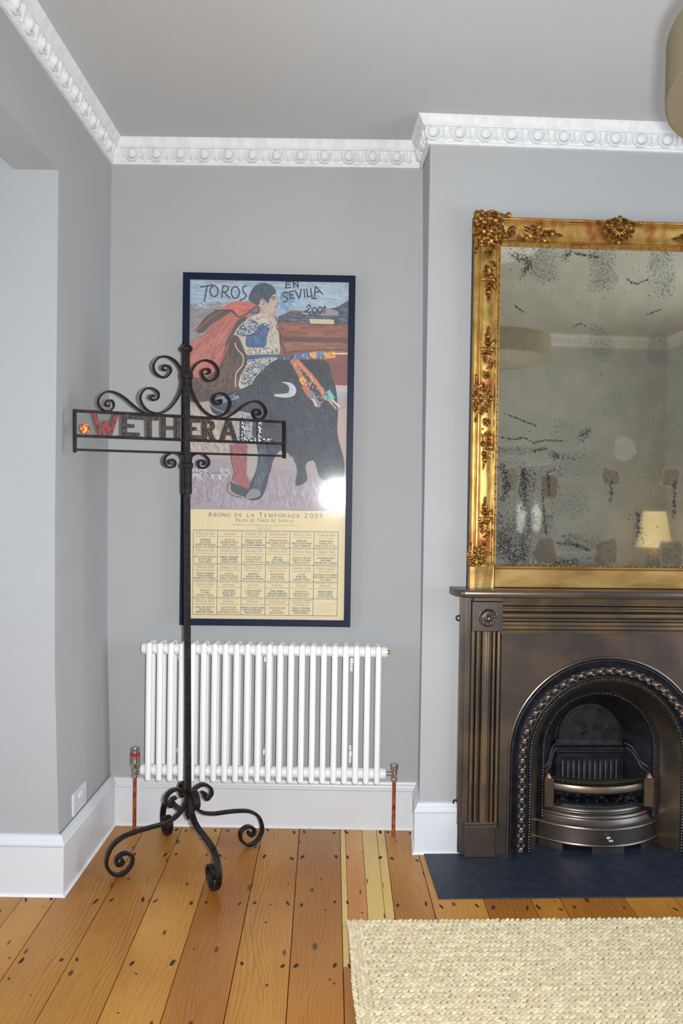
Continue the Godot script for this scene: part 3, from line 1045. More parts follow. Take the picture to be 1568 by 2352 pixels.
	box(st, Vector3(-0.20, 0.170, -0.165), Vector3(0.20, 0.180, -0.045), 0.002)
	for k in 9: box(st, Vector3(-0.18 + 0.042 * k, 0.18, -0.16), Vector3(-0.168 + 0.042 * k, 0.194, -0.05), 0.003)
	part("grate_floor", done(st), black, fp)
	st = begin()
	for k in 26:
		var c := Vector3(rng.randf_range(-0.17, 0.17), 0.196, rng.randf_range(-0.14, -0.045))
		ball(st, c, Vector3(rng.randf_range(0.006, 0.014), rng.randf_range(0.005, 0.01), rng.randf_range(0.006, 0.012)), 6, 4)
	part("cinders", done(st), M.soot, fp).set_meta("kind", "stuff")
	# hood
	st = begin()
	var hp := [[0.0, 0.030], [0.003, 0.031], [0.0055, 0.036], [0.003, 0.041], [-0.001, 0.042], [-0.002, 0.098], [0.003, 0.100], [0.006, 0.104], [0.004, 0.109], [-0.004, 0.114], [-0.012, 0.121], [-0.018, 0.131], [-0.020, 0.134]]
	add_arc2(hp, -0.020, 0.135, -0.037, 0.152, 0.007)
	hp += [[-0.038, 0.154]]
	add_arc2(hp, -0.038, 0.155, -0.054, 0.171, 0.007)
	var bodyp := PackedVector2Array()
	for q in hp: bodyp.append(Vector2(q[0], q[1]))
	sweep(st, grate_arc(0.292, 0.0, 0.038), bodyp, Vector3.UP, false, false)
	var hood_m := part("ash_hood", done(st), cast, fp)
	st = begin()
	sweep(st, grate_arc(0.215, 0.0, -0.014), p2([0.000, 0.165, 0.003, 0.171, 0.001, 0.180, -0.010, 0.186, -0.020, 0.184, -0.022, 0.165]), Vector3.UP, false, true)
	part("hood_lip", done(st), black, hood_m)
	for q in [[-0.290, -0.165], [-0.055, 0.082], [0.168, 0.290]]:
		st = begin()
		var arc := PackedVector3Array()
		for k in 9:
			var u: float = lerpf(q[0], q[1], k / 8.0)
			arc.append(Vector3(u, 0, arc_w(u, 0.038)))
		sweep(st, arc, p2([-0.012, 0.004, -0.001, 0.004, -0.001, 0.032, -0.012, 0.032]), Vector3.UP)
		part("hood_foot", done(st), cast, hood_m)
	st = begin()
	for k in 90:
		var u := lerpf(-0.284, 0.284, k / 89.0)
		ball(st, Vector3(u, 0.1035, arc_w(u, 0.038) + 0.0055), Vector3(0.0026, 0.0026, 0.0026), 5, 4)
	part("hood_beading", done(st), cast, hood_m).set_meta("kind", "stuff")
	st = begin()
	ball(st, Vector3(0.012, 0.066, 0.058), Vector3(0.0115, 0.0115, 0.0115), 16, 10)
	lathe(st, p2([0.009, 0.0, 0.009, 0.003, 0.004, 0.006, 0.004, 0.02]), 12, Transform3D(Basis(Vector3.RIGHT, PI / 2), Vector3(0.012, 0.066, 0.034)))
	part("knob", done(st), M.chrome, hood_m)


func add_arc(list: Array, w: float, v0: float, v1: float, bulge: float) -> void:
	for k in 9:
		var a := PI * k / 8.0
		list.append([w + sin(a) * bulge, lerpf(v0, v1, (1.0 - cos(a)) / 2)])


func add_arc2(list: Array, x0: float, y0: float, x1: float, y1: float, bulge: float) -> void:
	var d := Vector2(x1 - x0, y1 - y0)
	var nrm := Vector2(d.y, -d.x).normalized()
	for k in 9:
		var a := PI * k / 8.0
		var p := Vector2(x0, y0) + d * (1.0 - cos(a)) / 2 + nrm * sin(a) * bulge
		list.append([p.x, p.y])


func arc_w(u: float, front: float) -> float:
	return front - (0.364 - sqrt(0.364 * 0.364 - u * u))


func grate_arc(half: float, y: float, front: float) -> PackedVector3Array:
	var out := PackedVector3Array()
	for k in 25:
		var u := lerpf(-half, half, k / 24.0)
		out.append(Vector3(u, y, arc_w(u, front)))
	return out


# a frame on the arch at arc length s: x along it, y outwards, z out of the wall
func on_arch(r: float, spring: float, s: float, w: float, foot := 0.01) -> Transform3D:
	var leg := spring - foot
	if s < leg:
		return Transform3D(Basis(Vector3(0, 1, 0), Vector3(-1, 0, 0), Vector3(0, 0, 1)), Vector3(-r, foot + s, w))
	s -= leg
	if s < PI * r:
		var a := PI - s / r
		return Transform3D(Basis(Vector3(sin(a), -cos(a), 0), Vector3(cos(a), sin(a), 0), Vector3(0, 0, 1)), Vector3(cos(a) * r, spring + sin(a) * r, w))
	s -= PI * r
	return Transform3D(Basis(Vector3(0, -1, 0), Vector3(1, 0, 0), Vector3(0, 0, 1)), Vector3(r, spring - s, w))


# a small relief leaf along local +x, raised along +z, with a vein
func leaf(st: SurfaceTool, xf: Transform3D, length: float, width: float, height: float) -> void:
	var rings := []
	for i in 6:
		var t := i / 5.0
		var w := width * 0.5 * sin(PI * pow(clampf(t * 0.94 + 0.06, 0, 1), 0.75)) + 0.0004
		var ring := PackedVector3Array()
		for k in 5:
			var q := (k - 2) / 2.0
			var z := height * (1.0 - q * q) * (0.5 + 0.5 * sin(PI * t)) * (0.7 if k == 2 else 1.0)
			ring.append(xf * Vector3(t * length, q * w, z))
		rings.append(ring)
	loft(st, rings, false, PackedInt32Array([0, 0, 1, 1]))


func pilaster(fp: Node3D, s: float) -> void:
	var cast: Material = M.cast_iron_polished
	var st := begin()
	# profile across the pilaster, x from its outer edge, mirrored for the right one
	var q := [[0.0, 0.03], [0.0, 0.040]]
	for b in [[0.004, 0.0195, 0.011, 0.039], [0.0245, 0.0375, 0.010, 0.041], [0.046, 0.081, 0.019, 0.040], [0.0895, 0.1025, 0.010, 0.041], [0.108, 0.1235, 0.011, 0.039]]:
		q.append([b[0] - 0.0015, 0.024])
		for k in 9:
			var a := PI * k / 8.0
			q.append([lerpf(b[0], b[1], (1.0 - cos(a)) / 2), b[3] + sin(a) * b[2] - 0.004])
		q.append([b[1] + 0.0015, 0.024])
	q += [[0.128, 0.040], [0.128, 0.03]]
	var rings := []
	for v in [[0.112, 1.0], [0.135, 1.0], [0.915, 1.0]]:
		var ring := PackedVector3Array()
		for p in q: ring.append(Vector3(s * (-0.572 + p[0]) * -1.0 if s > 0 else -0.572 + p[0], v[0], p[1]))
		rings.append(ring)
	var prof := PackedVector2Array()
	for p in q: prof.append(Vector2(p[0], p[1]))
	loft(st, rings, false, groups_of(prof, false))
	var pil := part("pilaster", done(st), M.cast_iron_warm, fp)
	st = begin()
	var lo := -0.584
	var hi := -0.459
	if s > 0:
		lo = 0.459
		hi = 0.584
	box(st, Vector3(lo, 0.003, 0.0), Vector3(hi, 0.132, 0.064), 0.004)
	box(st, Vector3(lo + 0.003, 0.130, 0.02), Vector3(hi - 0.003, 0.142, 0.060), 0.005)
	var side := -0.590 if s < 0 else 0.590
	box(st, Vector3(side - 0.010, 0.003, 0.0), Vector3(side + 0.010, 0.150, 0.040), 0.004)
	box(st, Vector3(side - 0.018, 0.003, 0.0), Vector3(side + 0.018, 0.158, 0.022), 0.004)
	part("plinth", done(st), cast, pil)


# ---------------------------------------------------------------- gilt overmantel mirror

# relief scroll: a rounded bar that follows a flat curve, thinning to its ends
func scroll(st: SurfaceTool, pts: PackedVector2Array, r0: float, r1: float, z: float, xf: Transform3D, flat := 1.0) -> void:
	var c := curve(pts, 4)
	var path := PackedVector3Array()
	var sc := PackedFloat32Array()
	for k in c.size():
		path.append(xf * Vector3(c[k].x, c[k].y, z))
		sc.append(lerpf(r0, r1, float(k) / (c.size() - 1)))
	sweep(st, path, circle(1.0, 6, 1.0, flat), xf.basis * Vector3(0, 0, 1), false, true, false, true, sc)


func volute(c: Vector2, r: float, a0: float, turns: float, n := 14) -> PackedVector2Array:
	var out := PackedVector2Array()
	for k in n:
		var t := float(k) / (n - 1)
		var a := a0 + TAU * turns * t
		out.append(c + Vector2(cos(a), sin(a)) * r * (1.0 - 0.8 * t))
	return out


# a spray of leaves, berries and tendrils running along local +x for 0.135 m
func spray_mesh() -> ArrayMesh:
	var st := begin()
	var id := Transform3D.IDENTITY
	scroll(st, volute(Vector2(0.012, 0.0), 0.0125, 0.6, 1.4), 0.0032, 0.0022, 0.004, id)
	ball(st, Vector3(0.012, 0, 0.004), Vector3(0.004, 0.004, 0.004), 7, 5)
	scroll(st, p2([0.028, -0.006, 0.034, -0.015, 0.046, -0.016, 0.052, -0.008, 0.046, -0.003]), 0.0034, 0.0024, 0.004, id)
	for q in [[0.034, 0.012, -0.25, 0.042, 0.010], [0.036, 0.006, -0.45, 0.034, 0.010], [0.040, 0.014, 0.1, 0.026, 0.009], [0.050, -0.004, -0.2, 0.032, 0.013], [0.062, 0.006, 0.9, 0.020, 0.010], [0.078, 0.008, 1.1, 0.020, 0.012], [0.074, -0.010, -0.9, 0.018, 0.010], [0.088, -0.012, -0.5, 0.022, 0.009], [0.094, 0.008, 0.5, 0.018, 0.009]]:
		leaf(st, Transform3D(Basis(Vector3(0, 0, 1), q[2]), Vector3(q[0], q[1], 0.002)), q[3], q[4], 0.007)
	for q in [[0.062, 0.010, 0.008], [0.078, 0.013, 0.007], [0.070, -0.008, 0.0075], [0.096, -0.002, 0.0075], [0.112, -0.001, 0.006], [0.047, -0.012, 0.005]]:
		ball(st, Vector3(q[0], q[1], 0.005), Vector3(q[2], q[2], q[2] * 0.9), 9, 6)
		scroll(st, volute(Vector2(q[0], q[1]), q[2] * 1.5, 2.0 + q[0] * 40.0, 0.8, 9), 0.0018, 0.0014, 0.004, id)
	scroll(st, p2([0.052, 0.0, 0.070, 0.002, 0.088, -0.006, 0.104, 0.004, 0.120, -0.004, 0.134, -0.002]), 0.0034, 0.0014, 0.003, id)
	scroll(st, p2([0.100, -0.002, 0.112, -0.010, 0.122, -0.007, 0.124, 0.0]), 0.0022, 0.0014, 0.004, id)
	leaf(st, Transform3D(Basis(Vector3(0, 0, 1), -0.1), Vector3(0.122, -0.003, 0.002)), 0.020, 0.007, 0.005)
	return done(st)


# a shell cartouche, 0.10 m across; local -y is its pointed lower end
func shell_mesh() -> ArrayMesh:
	var st := begin()
	var id := Transform3D.IDENTITY
	for k in 11:
		var a := deg_to_rad(-200.0 + 22.0 * k)
		leaf(st, Transform3D(Basis(Vector3(0, 0, 1), a), Vector3(cos(a) * 0.006, sin(a) * 0.006, 0.008)), 0.026, 0.0095, 0.007)
	ball(st, Vector3(0, 0.002, 0.014), Vector3(0.011, 0.010, 0.008), 12, 8)
	for s in [-1.0, 1.0]:
		scroll(st, p2([s * 0.004, 0.030, s * 0.014, 0.034, s * 0.024, 0.026, s * 0.022, 0.014, s * 0.013, 0.013, s * 0.012, 0.021, s * 0.018, 0.022]), 0.0048, 0.0034, 0.009, id)
		scroll(st, p2([s * 0.020, 0.030, s * 0.034, 0.026, s * 0.048, 0.018, s * 0.062, 0.020]), 0.0058, 0.0036, 0.006, id)
		ball(st, Vector3(s * 0.064, 0.021, 0.006), Vector3(0.007, 0.006, 0.006), 8, 6)
		for q in [[0.026, 0.018, -0.3, 0.030], [0.030, 0.012, -0.8, 0.026], [0.034, 0.006, -1.2, 0.022]]:
			leaf(st, Transform3D(Basis(Vector3(0, 0, 1), q[2] if s > 0 else PI - q[2]), Vector3(s * q[0], q[1], 0.003)), q[3], 0.012, 0.007)
		scroll(st, p2([s * 0.040, 0.004, s * 0.044, -0.010, s * 0.036, -0.018, s * 0.038, -0.028, s * 0.026, -0.032, s * 0.022, -0.042, s * 0.008, -0.044, s * 0.003, -0.056]), 0.0046, 0.0028, 0.005, id)
		scroll(st, volute(Vector2(s * 0.030, -0.024), 0.009, 0.0, 1.1 * s, 9), 0.0026, 0.002, 0.006, id)
		scroll(st, volute(Vector2(s * 0.016, -0.036), 0.008, 1.0, 1.1 * s, 9), 0.0024, 0.002, 0.006, id)
	ball(st, Vector3(0, 0.036, 0.010), Vector3(0.007, 0.010, 0.007), 9, 6)
	ball(st, Vector3(0, 0.025, 0.012), Vector3(0.006, 0.006, 0.006), 8, 6)
	leaf(st, Transform3D(Basis(Vector3(0, 0, 1), -PI / 2), Vector3(0, -0.034, 0.003)), 0.028, 0.014, 0.008)
	plate(st, p2([-0.046, 0.016, -0.040, -0.014, -0.024, -0.036, 0.0, -0.054, 0.024, -0.036, 0.040, -0.014, 0.046, 0.016, 0.020, 0.034, -0.020, 0.034]), -0.006, 0.004, 0.003)
	return done(st)


# the corner piece in local axes: its outer corner at the origin, running +x and -y
func corner_mesh() -> ArrayMesh:
	var st := begin()
	var id := Transform3D.IDENTITY
	plate(st, p2([0.010, -0.010, 0.050, -0.004, 0.098, -0.022, 0.104, -0.060, 0.080, -0.100, 0.050, -0.106, 0.020, -0.096, 0.006, -0.050]), -0.02, 0.006, 0.006)
	# knot of berries on the very corner
	for q in [[0.012, -0.010, 0.011], [0.026, -0.006, 0.009], [0.009, -0.026, 0.010], [0.022, -0.021, 0.012], [0.036, -0.012, 0.008], [0.012, -0.038, 0.007], [0.034, -0.030, 0.011]]:
		ball(st, Vector3(q[0], q[1], 0.012), Vector3(q[2], q[2], q[2]), 10, 7)
	for m in 2:
		# the long acanthus scrolls along both edges; the second is the mirror image of the first
		var f := id if m == 0 else Transform3D(Basis(Vector3(0, -1, 0), Vector3(-1, 0, 0), Vector3(0, 0, 1)), Vector3.ZERO)
		scroll(st, p2([0.046, -0.030, 0.038, -0.024, 0.040, -0.010, 0.056, -0.002, 0.076, -0.006, 0.096, -0.012, 0.108, -0.010]), 0.0062, 0.0044, 0.012, f)
		scroll(st, p2([0.050, -0.014, 0.066, -0.010, 0.084, -0.020, 0.098, -0.022]), 0.0058, 0.003, 0.008, f)
		ball(st, f * Vector3(0.111, -0.009, 0.010), Vector3(0.0085, 0.0085, 0.008), 10, 7)
		for q in [[0.060, -0.016, -0.5, 0.030, 0.014], [0.074, -0.018, -0.9, 0.030, 0.014], [0.088, -0.018, -1.2, 0.026, 0.013], [0.052, -0.028, -0.9, 0.026, 0.013]]:
			leaf(st, f * Transform3D(Basis(Vector3(0, 0, 1), q[2]), Vector3(q[0], q[1], 0.004)), q[3], q[4], 0.010)
		scroll(st, volute(Vector2(0.112, -0.058), 0.0135, 2.4, 1.4), 0.0034, 0.0024, -0.004, f)
		scroll(st, p2([0.082, -0.052, 0.090, -0.062, 0.086, -0.074, 0.094, -0.084, 0.084, -0.096, 0.072, -0.094]), 0.0042, 0.003, 0.004, f)
	# central flower with curling petals
	for k in 7:
		var a := TAU * k / 7.0 + 0.3
		leaf(st, Transform3D(Basis(Vector3(0, 0, 1), a), Vector3(0.056 + cos(a) * 0.008, -0.058 + sin(a) * 0.008, 0.010)), 0.026, 0.020, 0.008)
	for k in 5:
		var a := TAU * k / 5.0
		leaf(st, Transform3D(Basis(Vector3(0, 0, 1), a), Vector3(0.056 + cos(a) * 0.004, -0.058 + sin(a) * 0.004, 0.016)), 0.015, 0.012, 0.006)
	ball(st, Vector3(0.055, -0.057, 0.020), Vector3(0.008, 0.008, 0.007), 10, 7)
	for q in [[0.074, -0.078, 0.008], [0.066, -0.090, 0.007], [0.086, -0.066, 0.007], [0.050, -0.086, 0.008], [0.082, -0.046, 0.0075]]:
		ball(st, Vector3(q[0], q[1], 0.008), Vector3(q[2], q[2], q[2]), 9, 6)
		scroll(st, volute(Vector2(q[0], q[1]), q[2] * 1.5, q[0] * 60.0, 0.9, 9), 0.002, 0.0016, 0.008, id)
	return done(st)


func build_mirror() -> void:
	var mr := thing("overmantel_mirror", "tall gilt overmantel mirror with foxed glass and moulded leaf and shell ornament", "mirror", breast_frame(1.087, FU, 0.004))
	var gold: Material = M.gilding
	var hw := 0.582
	var top := 1.486
	var ix := 0.471       # sight size
	var y0 := 0.097
	var y1 := 1.373
	# moulded frame, three mitred lengths; profile x inwards from the outer edge
	var prof := p2([0.0, 0.0, 0.0, 0.030, 0.003, 0.040, 0.009, 0.045, 0.014, 0.043, 0.017, 0.036, 0.022, 0.036, 0.026, 0.041, 0.032, 0.042, 0.045, 0.037, 0.060, 0.030, 0.076, 0.026, 0.090, 0.027, 0.094, 0.032, 0.098, 0.034, 0.101, 0.030, 0.102, 0.022, 0.111, 0.020, 0.111, 0.0])
	var flipped := PackedVector2Array()
	for p in prof: flipped.append(p)
	var st := begin()
	var path := PackedVector3Array([Vector3(hw, 0.085, 0), Vector3(hw, top, 0), Vector3(-hw, top, 0), Vector3(-hw, 0.085, 0)])
	# path runs anticlockwise, so path × up points outwards: mirror the profile
	var inward := PackedVector2Array()
	for p in flipped: inward.append(Vector2(-p.x, p.y))
	sweep(st, path, inward, Vector3(0, 0, 1), false, true, true)
	var fr := part("frame", done(st), gold, mr)
	st = begin()
	# dark outer flank of the frame
	for s in [-1.0, 1.0]: box(st, Vector3(s * (hw + 0.001) - 0.0015, 0.0, -0.002), Vector3(s * (hw + 0.001) + 0.0015, top, 0.026))
	box(st, Vector3(-hw, top - 0.001, -0.002), Vector3(hw, top + 0.002, 0.026))
	part("frame_flank", done(st), M.frame_black_side, fr)
	st = begin()
	box(st, Vector3(-0.474, 0.006, 0.0), Vector3(0.474, 0.078, 0.026), 0.003)
	sweep(st, PackedVector3Array([Vector3(-0.474, 0.080, 0.026), Vector3(0.474, 0.080, 0.026)]), p2([-0.006, -0.01, -0.006, 0.004, 0.0, 0.008, 0.006, 0.004, 0.006, -0.01]), Vector3(0, 0, 1))
	sweep(st, PackedVector3Array([Vector3(-0.474, 0.006, 0.026), Vector3(0.474, 0.006, 0.026)]), p2([-0.003, -0.01, -0.003, 0.004, 0.003, 0.004, 0.003, -0.01]), Vector3(0, 0, 1))
	part("lower_panel", done(st), M.gilding_plain, mr)
	for s in [-1.0, 1.0]:
		st = begin()
		var blk := p2([-0.582, 0.0, -0.582, 0.036, -0.578, 0.043, -0.560, 0.044, -0.556, 0.038, -0.536, 0.036, -0.512, 0.038, -0.500, 0.034, -0.484, 0.034, -0.478, 0.030, -0.474, 0.0])
		var bl2 := PackedVector2Array()
		for p in blk: bl2.append(Vector2(p.x * -s, p.y))
		var ra := PackedVector3Array()
		var rb := PackedVector3Array()
		for p in bl2:
			ra.append(Vector3(p.x, 0.0, p.y))
			rb.append(Vector3(p.x, 0.084, p.y))
		loft(st, [ra, rb], true, groups_of(bl2, true), false, true)
		part("base_block", done(st), M.gilding_plain, mr)
	# running ornament round the sight edge, beads along the bottom
	st = begin()
	for k in 160:
		var y := lerpf(0.10, 1.37, k / 159.0)
		for s in [-1.0, 1.0]:
			ball(st, Vector3(s * 0.4765, y, 0.022), Vector3(0.0032, 0.0034, 0.0042) * (1.25 if k % 4 == 0 else 0.85), 6, 4)
	for k in 118:
		var x := lerpf(-0.468, 0.468, k / 117.0)
		ball(st, Vector3(x, 1.3785, 0.022), Vector3(0.0034, 0.0032, 0.0042) * (1.25 if k % 4 == 0 else 0.85), 6, 4)
	part("sight_ornament", done(st), M.gilding_antique, fr).set_meta("kind", "stuff")
	st = begin()
	for k in 100:
		var x := lerpf(-0.468, 0.468, k / 99.0)
		ball(st, Vector3(x, 0.0905, 0.026), Vector3(0.0044, 0.0042, 0.0044), 7, 5)
	part("bead_row", done(st), M.gilding_antique, mr).set_meta("kind", "stuff")
	# the old plate
	st = begin()
	var a := Vector3(-ix - 0.004, y0 - 0.008, 0.014)
	var c := Vector3(ix + 0.004, y1 + 0.008, 0.014)
	for q in [[0, 0], [1, 1], [1, 0], [0, 0], [0, 1], [1, 1]]:
		st.set_smooth_group(-1)
		st.set_uv(Vector2(q[0], 1.0 - q[1]))
		st.add_vertex(Vector3(lerpf(a.x, c.x, q[0]), lerpf(a.y, c.y, q[1]), 0.014))
	part("mirror_glass", done(st), mirror_material(), mr)
	# applied ornament
	var spray := spray_mesh()
	var shell := shell_mesh()
	var corner := corner_mesh()
	var old: Material = M.gilding_antique
	for s in [-1.0, 1.0]:
		var flip := Basis.from_scale(Vector3(-s, 1, 1))
		part("corner_ornament", corner, old, mr, Transform3D(flip * Basis.from_scale(Vector3(1.28, 1.42, 1.25)), Vector3(s * (hw + 0.009), top + 0.016, 0.034)))
		part("foot_ornament", corner, old, mr, Transform3D(flip * Basis.from_scale(Vector3(0.80, -0.80, 0.9)), Vector3(s * (hw + 0.009), 0.088, 0.034)))
		part("shell_ornament", shell, old, mr, Transform3D(Basis(Vector3(0, 0, 1), PI / 2 * -s) * Basis.from_scale(Vector3(1.36, 0.95, 1.25)), Vector3(s * (hw - 0.034), 0.758, 0.036)))
		part("leaf_spray", spray, old, mr, Transform3D(flip * Basis.from_scale(Vector3(1.6, 1.8, 1.5)), Vector3(s * (hw - 0.132), top - 0.060, 0.031)))
		# side rail: sprays that point away from the corner, the shell and the foot
		var bx: float = s * (hw - 0.058)
		var down := Basis(Vector3(0, 0, 1), -PI / 2)
		part("leaf_spray", spray, old, mr, Transform3D(down * Basis.from_scale(Vector3(1.5, s * 1.55, 1.5)), Vector3(bx, 1.352, 0.029)))
		part("leaf_spray", spray, old, mr, Transform3D(down * Basis.from_scale(Vector3(-1.5, s * 1.45, 1.5)), Vector3(bx, 0.838, 0.029)))
		part("leaf_spray", spray, old, mr, Transform3D(down * Basis.from_scale(Vector3(1.5, -s * 1.45, 1.5)), Vector3(bx, 0.682, 0.029)))
		part("leaf_spray", spray, old, mr, Transform3D(down * Basis.from_scale(Vector3(-1.45, s * 1.45, 1.5)), Vector3(bx, 0.162, 0.029)))
	part("shell_ornament", shell, old, mr, Transform3D(Basis.from_scale(Vector3(1.36, 1.08, 1.25)), Vector3(0, top - 0.036, 0.038)))


# silvering: warm grey, pitted and foxed, with dull patches; painted as wear of the plate itself
func mirror_material() -> StandardMaterial3D:
	var w := 860
	var h := 1170
	var n1 := FastNoiseLite.new()
	n1.seed = 11
	n1.frequency = 0.008
	n1.fractal_octaves = 5
	var n2 := FastNoiseLite.new()
	n2.seed = 12
	n2.frequency = 0.075
	n2.fractal_octaves = 4
	var n3 := FastNoiseLite.new()
	n3.seed = 13
	n3.frequency = 0.30
	n3.fractal_octaves = 2
	# patches: x, y, half width, half height (share of the plate), strength, kind 0 dark foxing / 1 brown dull / 2 pale ring
	var patches := [[0.19, 0.055, 0.065, 0.062, 1.0, 0], [0.44, 0.065, 0.065, 0.075, 1.0, 0], [0.70, 0.07, 0.065, 0.08, 1.0, 0], [0.93, 0.06, 0.06, 0.07, 1.0, 0], [0.44, 0.30, 0.06, 0.06, 0.9, 0], [0.69, 0.31, 0.055, 0.06, 0.9, 0],
		[0.20, 0.74, 0.085, 0.05, 0.9, 0], [0.12, 0.92, 0.15, 0.08, 1.2, 0], [0.135, 0.80, 0.035, 0.10, 1.2, 0], [0.30, 0.79, 0.10, 0.06, 0.75, 0], [0.38, 0.925, 0.10, 0.03, 1.3, 0], [0.36, 0.68, 0.12, 0.05, 0.65, 0], [0.62, 0.87, 0.028, 0.07, 1.0, 0], [0.30, 0.58, 0.08, 0.05, 0.5, 0], [0.05, 0.83, 0.08, 0.2, 0.6, 0], [0.37, 0.99, 0.10, 0.03, 1.0, 0], [0.11, 0.64, 0.14, 0.012, 0.9, 0], [0.30, 0.655, 0.08, 0.012, 1.1, 0], [0.88, 0.80, 0.05, 0.16, 0.7, 0],
		[0.235, 0.755, 0.042, 0.045, 1.0, 1], [0.50, 0.72, 0.046, 0.032, 1.0, 1], [0.76, 0.715, 0.045, 0.032, 1.0, 1], [0.06, 0.73, 0.035, 0.04, 0.8, 1], [0.22, 0.95, 0.055, 0.045, 1.0, 1], [0.49, 0.955, 0.055, 0.05, 1.0, 1], [0.77, 0.955, 0.055, 0.05, 1.0, 1],
		[0.112, 0.85, 0.024, 0.06, 1.0, 4], [0.178, 0.85, 0.022, 0.055, 0.9, 4], [0.555, 0.63, 0.055, 0.045, 0.16, 3]]
	var data := PackedByteArray()
	data.resize(w * h * 3)
	var metal := PackedByteArray()
	metal.resize(w * h)
	var i := 0
	for y in h:
		var ty := float(y) / h
		for x in w:
			var tx := float(x) / w
			var a := n1.get_noise_2d(x, y)
			var b := n2.get_noise_2d(x, y)
			var e := n3.get_noise_2d(x, y)
			var edge := maxf(maxf(1.0 - tx / 0.05, 1.0 - ty / 0.035), (ty - 0.95) / 0.05)
			var foul := 0.16 * maxf(edge, 0.0) + (0.10 * smoothstep(0.45, 0.85, ty) * (1.0 - smoothstep(0.3, 0.7, tx)))
			var dull := 0.0
			var veil := 0.0
			var pale := 0.0
			for p in patches:
				var dx := (tx - float(p[0])) / float(p[2])
				if absf(dx) > 1.5: continue
				var dy := (ty - float(p[1])) / float(p[3])
				if absf(dy) > 1.5: continue
				var k := 1.0 - pow(pow(absf(dx), 4.0) + pow(absf(dy), 4.0), 0.25) + a * 0.35 + b * 0.12
				if p[5] == 0:
					foul += clampf(k * 2.2, 0.0, 0.27) * p[4]
					veil = maxf(veil, clampf(k * 2.0, 0.0, 1.0) * clampf(0.55 + b * 0.9 + a * 0.8, 0.0, 1.0) * p[4])
				elif p[5] == 3: pale = maxf(pale, clampf((1.0 - sqrt(dx * dx + dy * dy) + a * 0.3) * 5.0, 0.0, 1.0) * p[4])
				elif p[5] == 1: dull = maxf(dull, clampf(k * 5.0, 0.0, 1.0) * p[4])
				elif p[5] == 4: pale = maxf(pale, clampf((1.0 - sqrt(dx * dx + dy * dy) + a * 0.5 + b * 0.5) * 3.0, 0.0, 1.0) * p[4])
				else:
					var rr := sqrt(dx * dx + dy * dy) + b * 0.15
					pale = maxf(pale, (1.0 - smoothstep(0.08, 0.30, absf(rr - 0.75))) * p[4])
			var speck := clampf((b * 0.70 + e * 0.70 + a * 0.22 + foul - 0.60) * 9.0, 0.0, 1.0)
			var tone := 0.885 + a * 0.05 - 0.08 * smoothstep(0.35, 0.9, ty)
			var c := Color(tone * 1.0, tone * 0.98, tone * 0.87)
			c = c.lerp(Color(0.33, 0.33, 0.33), minf(veil, 1.0) * 0.24)
			c = c.lerp(Color(0.20, 0.195, 0.20), speck * 0.85)
			c = c.lerp(Color(0.27 + b * 0.14, 0.225 + b * 0.12, 0.18 + b * 0.1), dull * 0.72)
			c = c.lerp(Color(0.62, 0.61, 0.56), pale * 0.8 * clampf(0.7 + b * 1.4, 0.0, 1.0))
			data[i * 3] = int(clampf(c.r, 0, 1) * 255)
			data[i * 3 + 1] = int(clampf(c.g, 0, 1) * 255)
			data[i * 3 + 2] = int(clampf(c.b, 0, 1) * 255)
			metal[i] = int(clampf(0.92 - speck * 0.7 - dull * 0.6 - pale * 0.7, 0.0, 1.0) * 255)
			i += 1
	var im := Image.create_from_data(w, h, false, Image.FORMAT_RGB8, data)
	var me := Image.create_from_data(w, h, false, Image.FORMAT_L8, metal)
	# lines where the silver has lifted: x, y pairs, then width
	for q in [[0.031, 0.524, 0.09, 0.54, 0.169, 0.56, 0.004], [0.019, 0.598, 0.067, 0.606, 0.12, 0.598, 0.163, 0.615, 0.212, 0.606, 0.284, 0.606, 0.007], [0.543, 0.093, 0.57, 0.106, 0.597, 0.109, 0.641, 0.095, 0.006], [0.32, 0.249, 0.35, 0.238, 0.374, 0.245, 0.005], [0.067, 0.187, 0.11, 0.209, 0.006], [0.639, 0.205, 0.704, 0.187, 0.005], [0.118, 0.69, 0.121, 0.74, 0.126, 0.82, 0.028], [0.122, 0.90, 0.13, 0.99, 0.034], [0.20, 0.755, 0.21, 0.83, 0.222, 0.90, 0.010], [0.225, 0.70, 0.23, 0.78, 0.012], [0.777, 0.73, 0.777, 0.84, 0.014], [0.50, 0.735, 0.5, 0.80, 0.012], [0.266, 0.927, 0.34, 0.93, 0.41, 0.949, 0.014], [0.02, 0.90, 0.06, 0.96, 0.1, 0.985, 0.05], [0.62, 0.83, 0.625, 0.90, 0.02], [0.322, 0.02, 0.38, 0.025, 0.43, 0.03, 0.010], [0.05, 0.03, 0.13, 0.05, 0.10, 0.09, 0.03], [0.27, 0.04, 0.31, 0.012, 0.02], [0.02, 0.68, 0.05, 0.75, 0.03, 0.80, 0.03], [0.26, 0.99, 0.36, 0.985, 0.02], [0.24, 0.645, 0.27, 0.66, 0.02], [0.36, 0.60, 0.40, 0.57, 0.03], [0.15, 0.64, 0.22, 0.63, 0.012]]:
		var n: int = (q.size() - 1) / 2
		for k in n - 1:
			var p0 := Vector2(q[k * 2] * w, q[k * 2 + 1] * h)
			var p1 := Vector2(q[k * 2 + 2] * w, q[k * 2 + 3] * h)
			var wide: float = q[q.size() - 1] * w
			for s in int(p0.distance_to(p1) * (0.35 + wide * 0.11)):
				var p := p0.lerp(p1, rng.randf()) + Vector2(rng.randfn(), rng.randfn()) * wide * 0.36
				blot(im, me, p, rng.randf_range(1.0, 3.2))
	for k in 420:
		var p := Vector2(rng.randf() * w, h * (1.0 - pow(rng.randf(), 1.8)))
		if p.x > w * 0.75 and rng.randf() < 0.6: continue
		blot(im, me, p, rng.randf_range(0.8, 3.4))
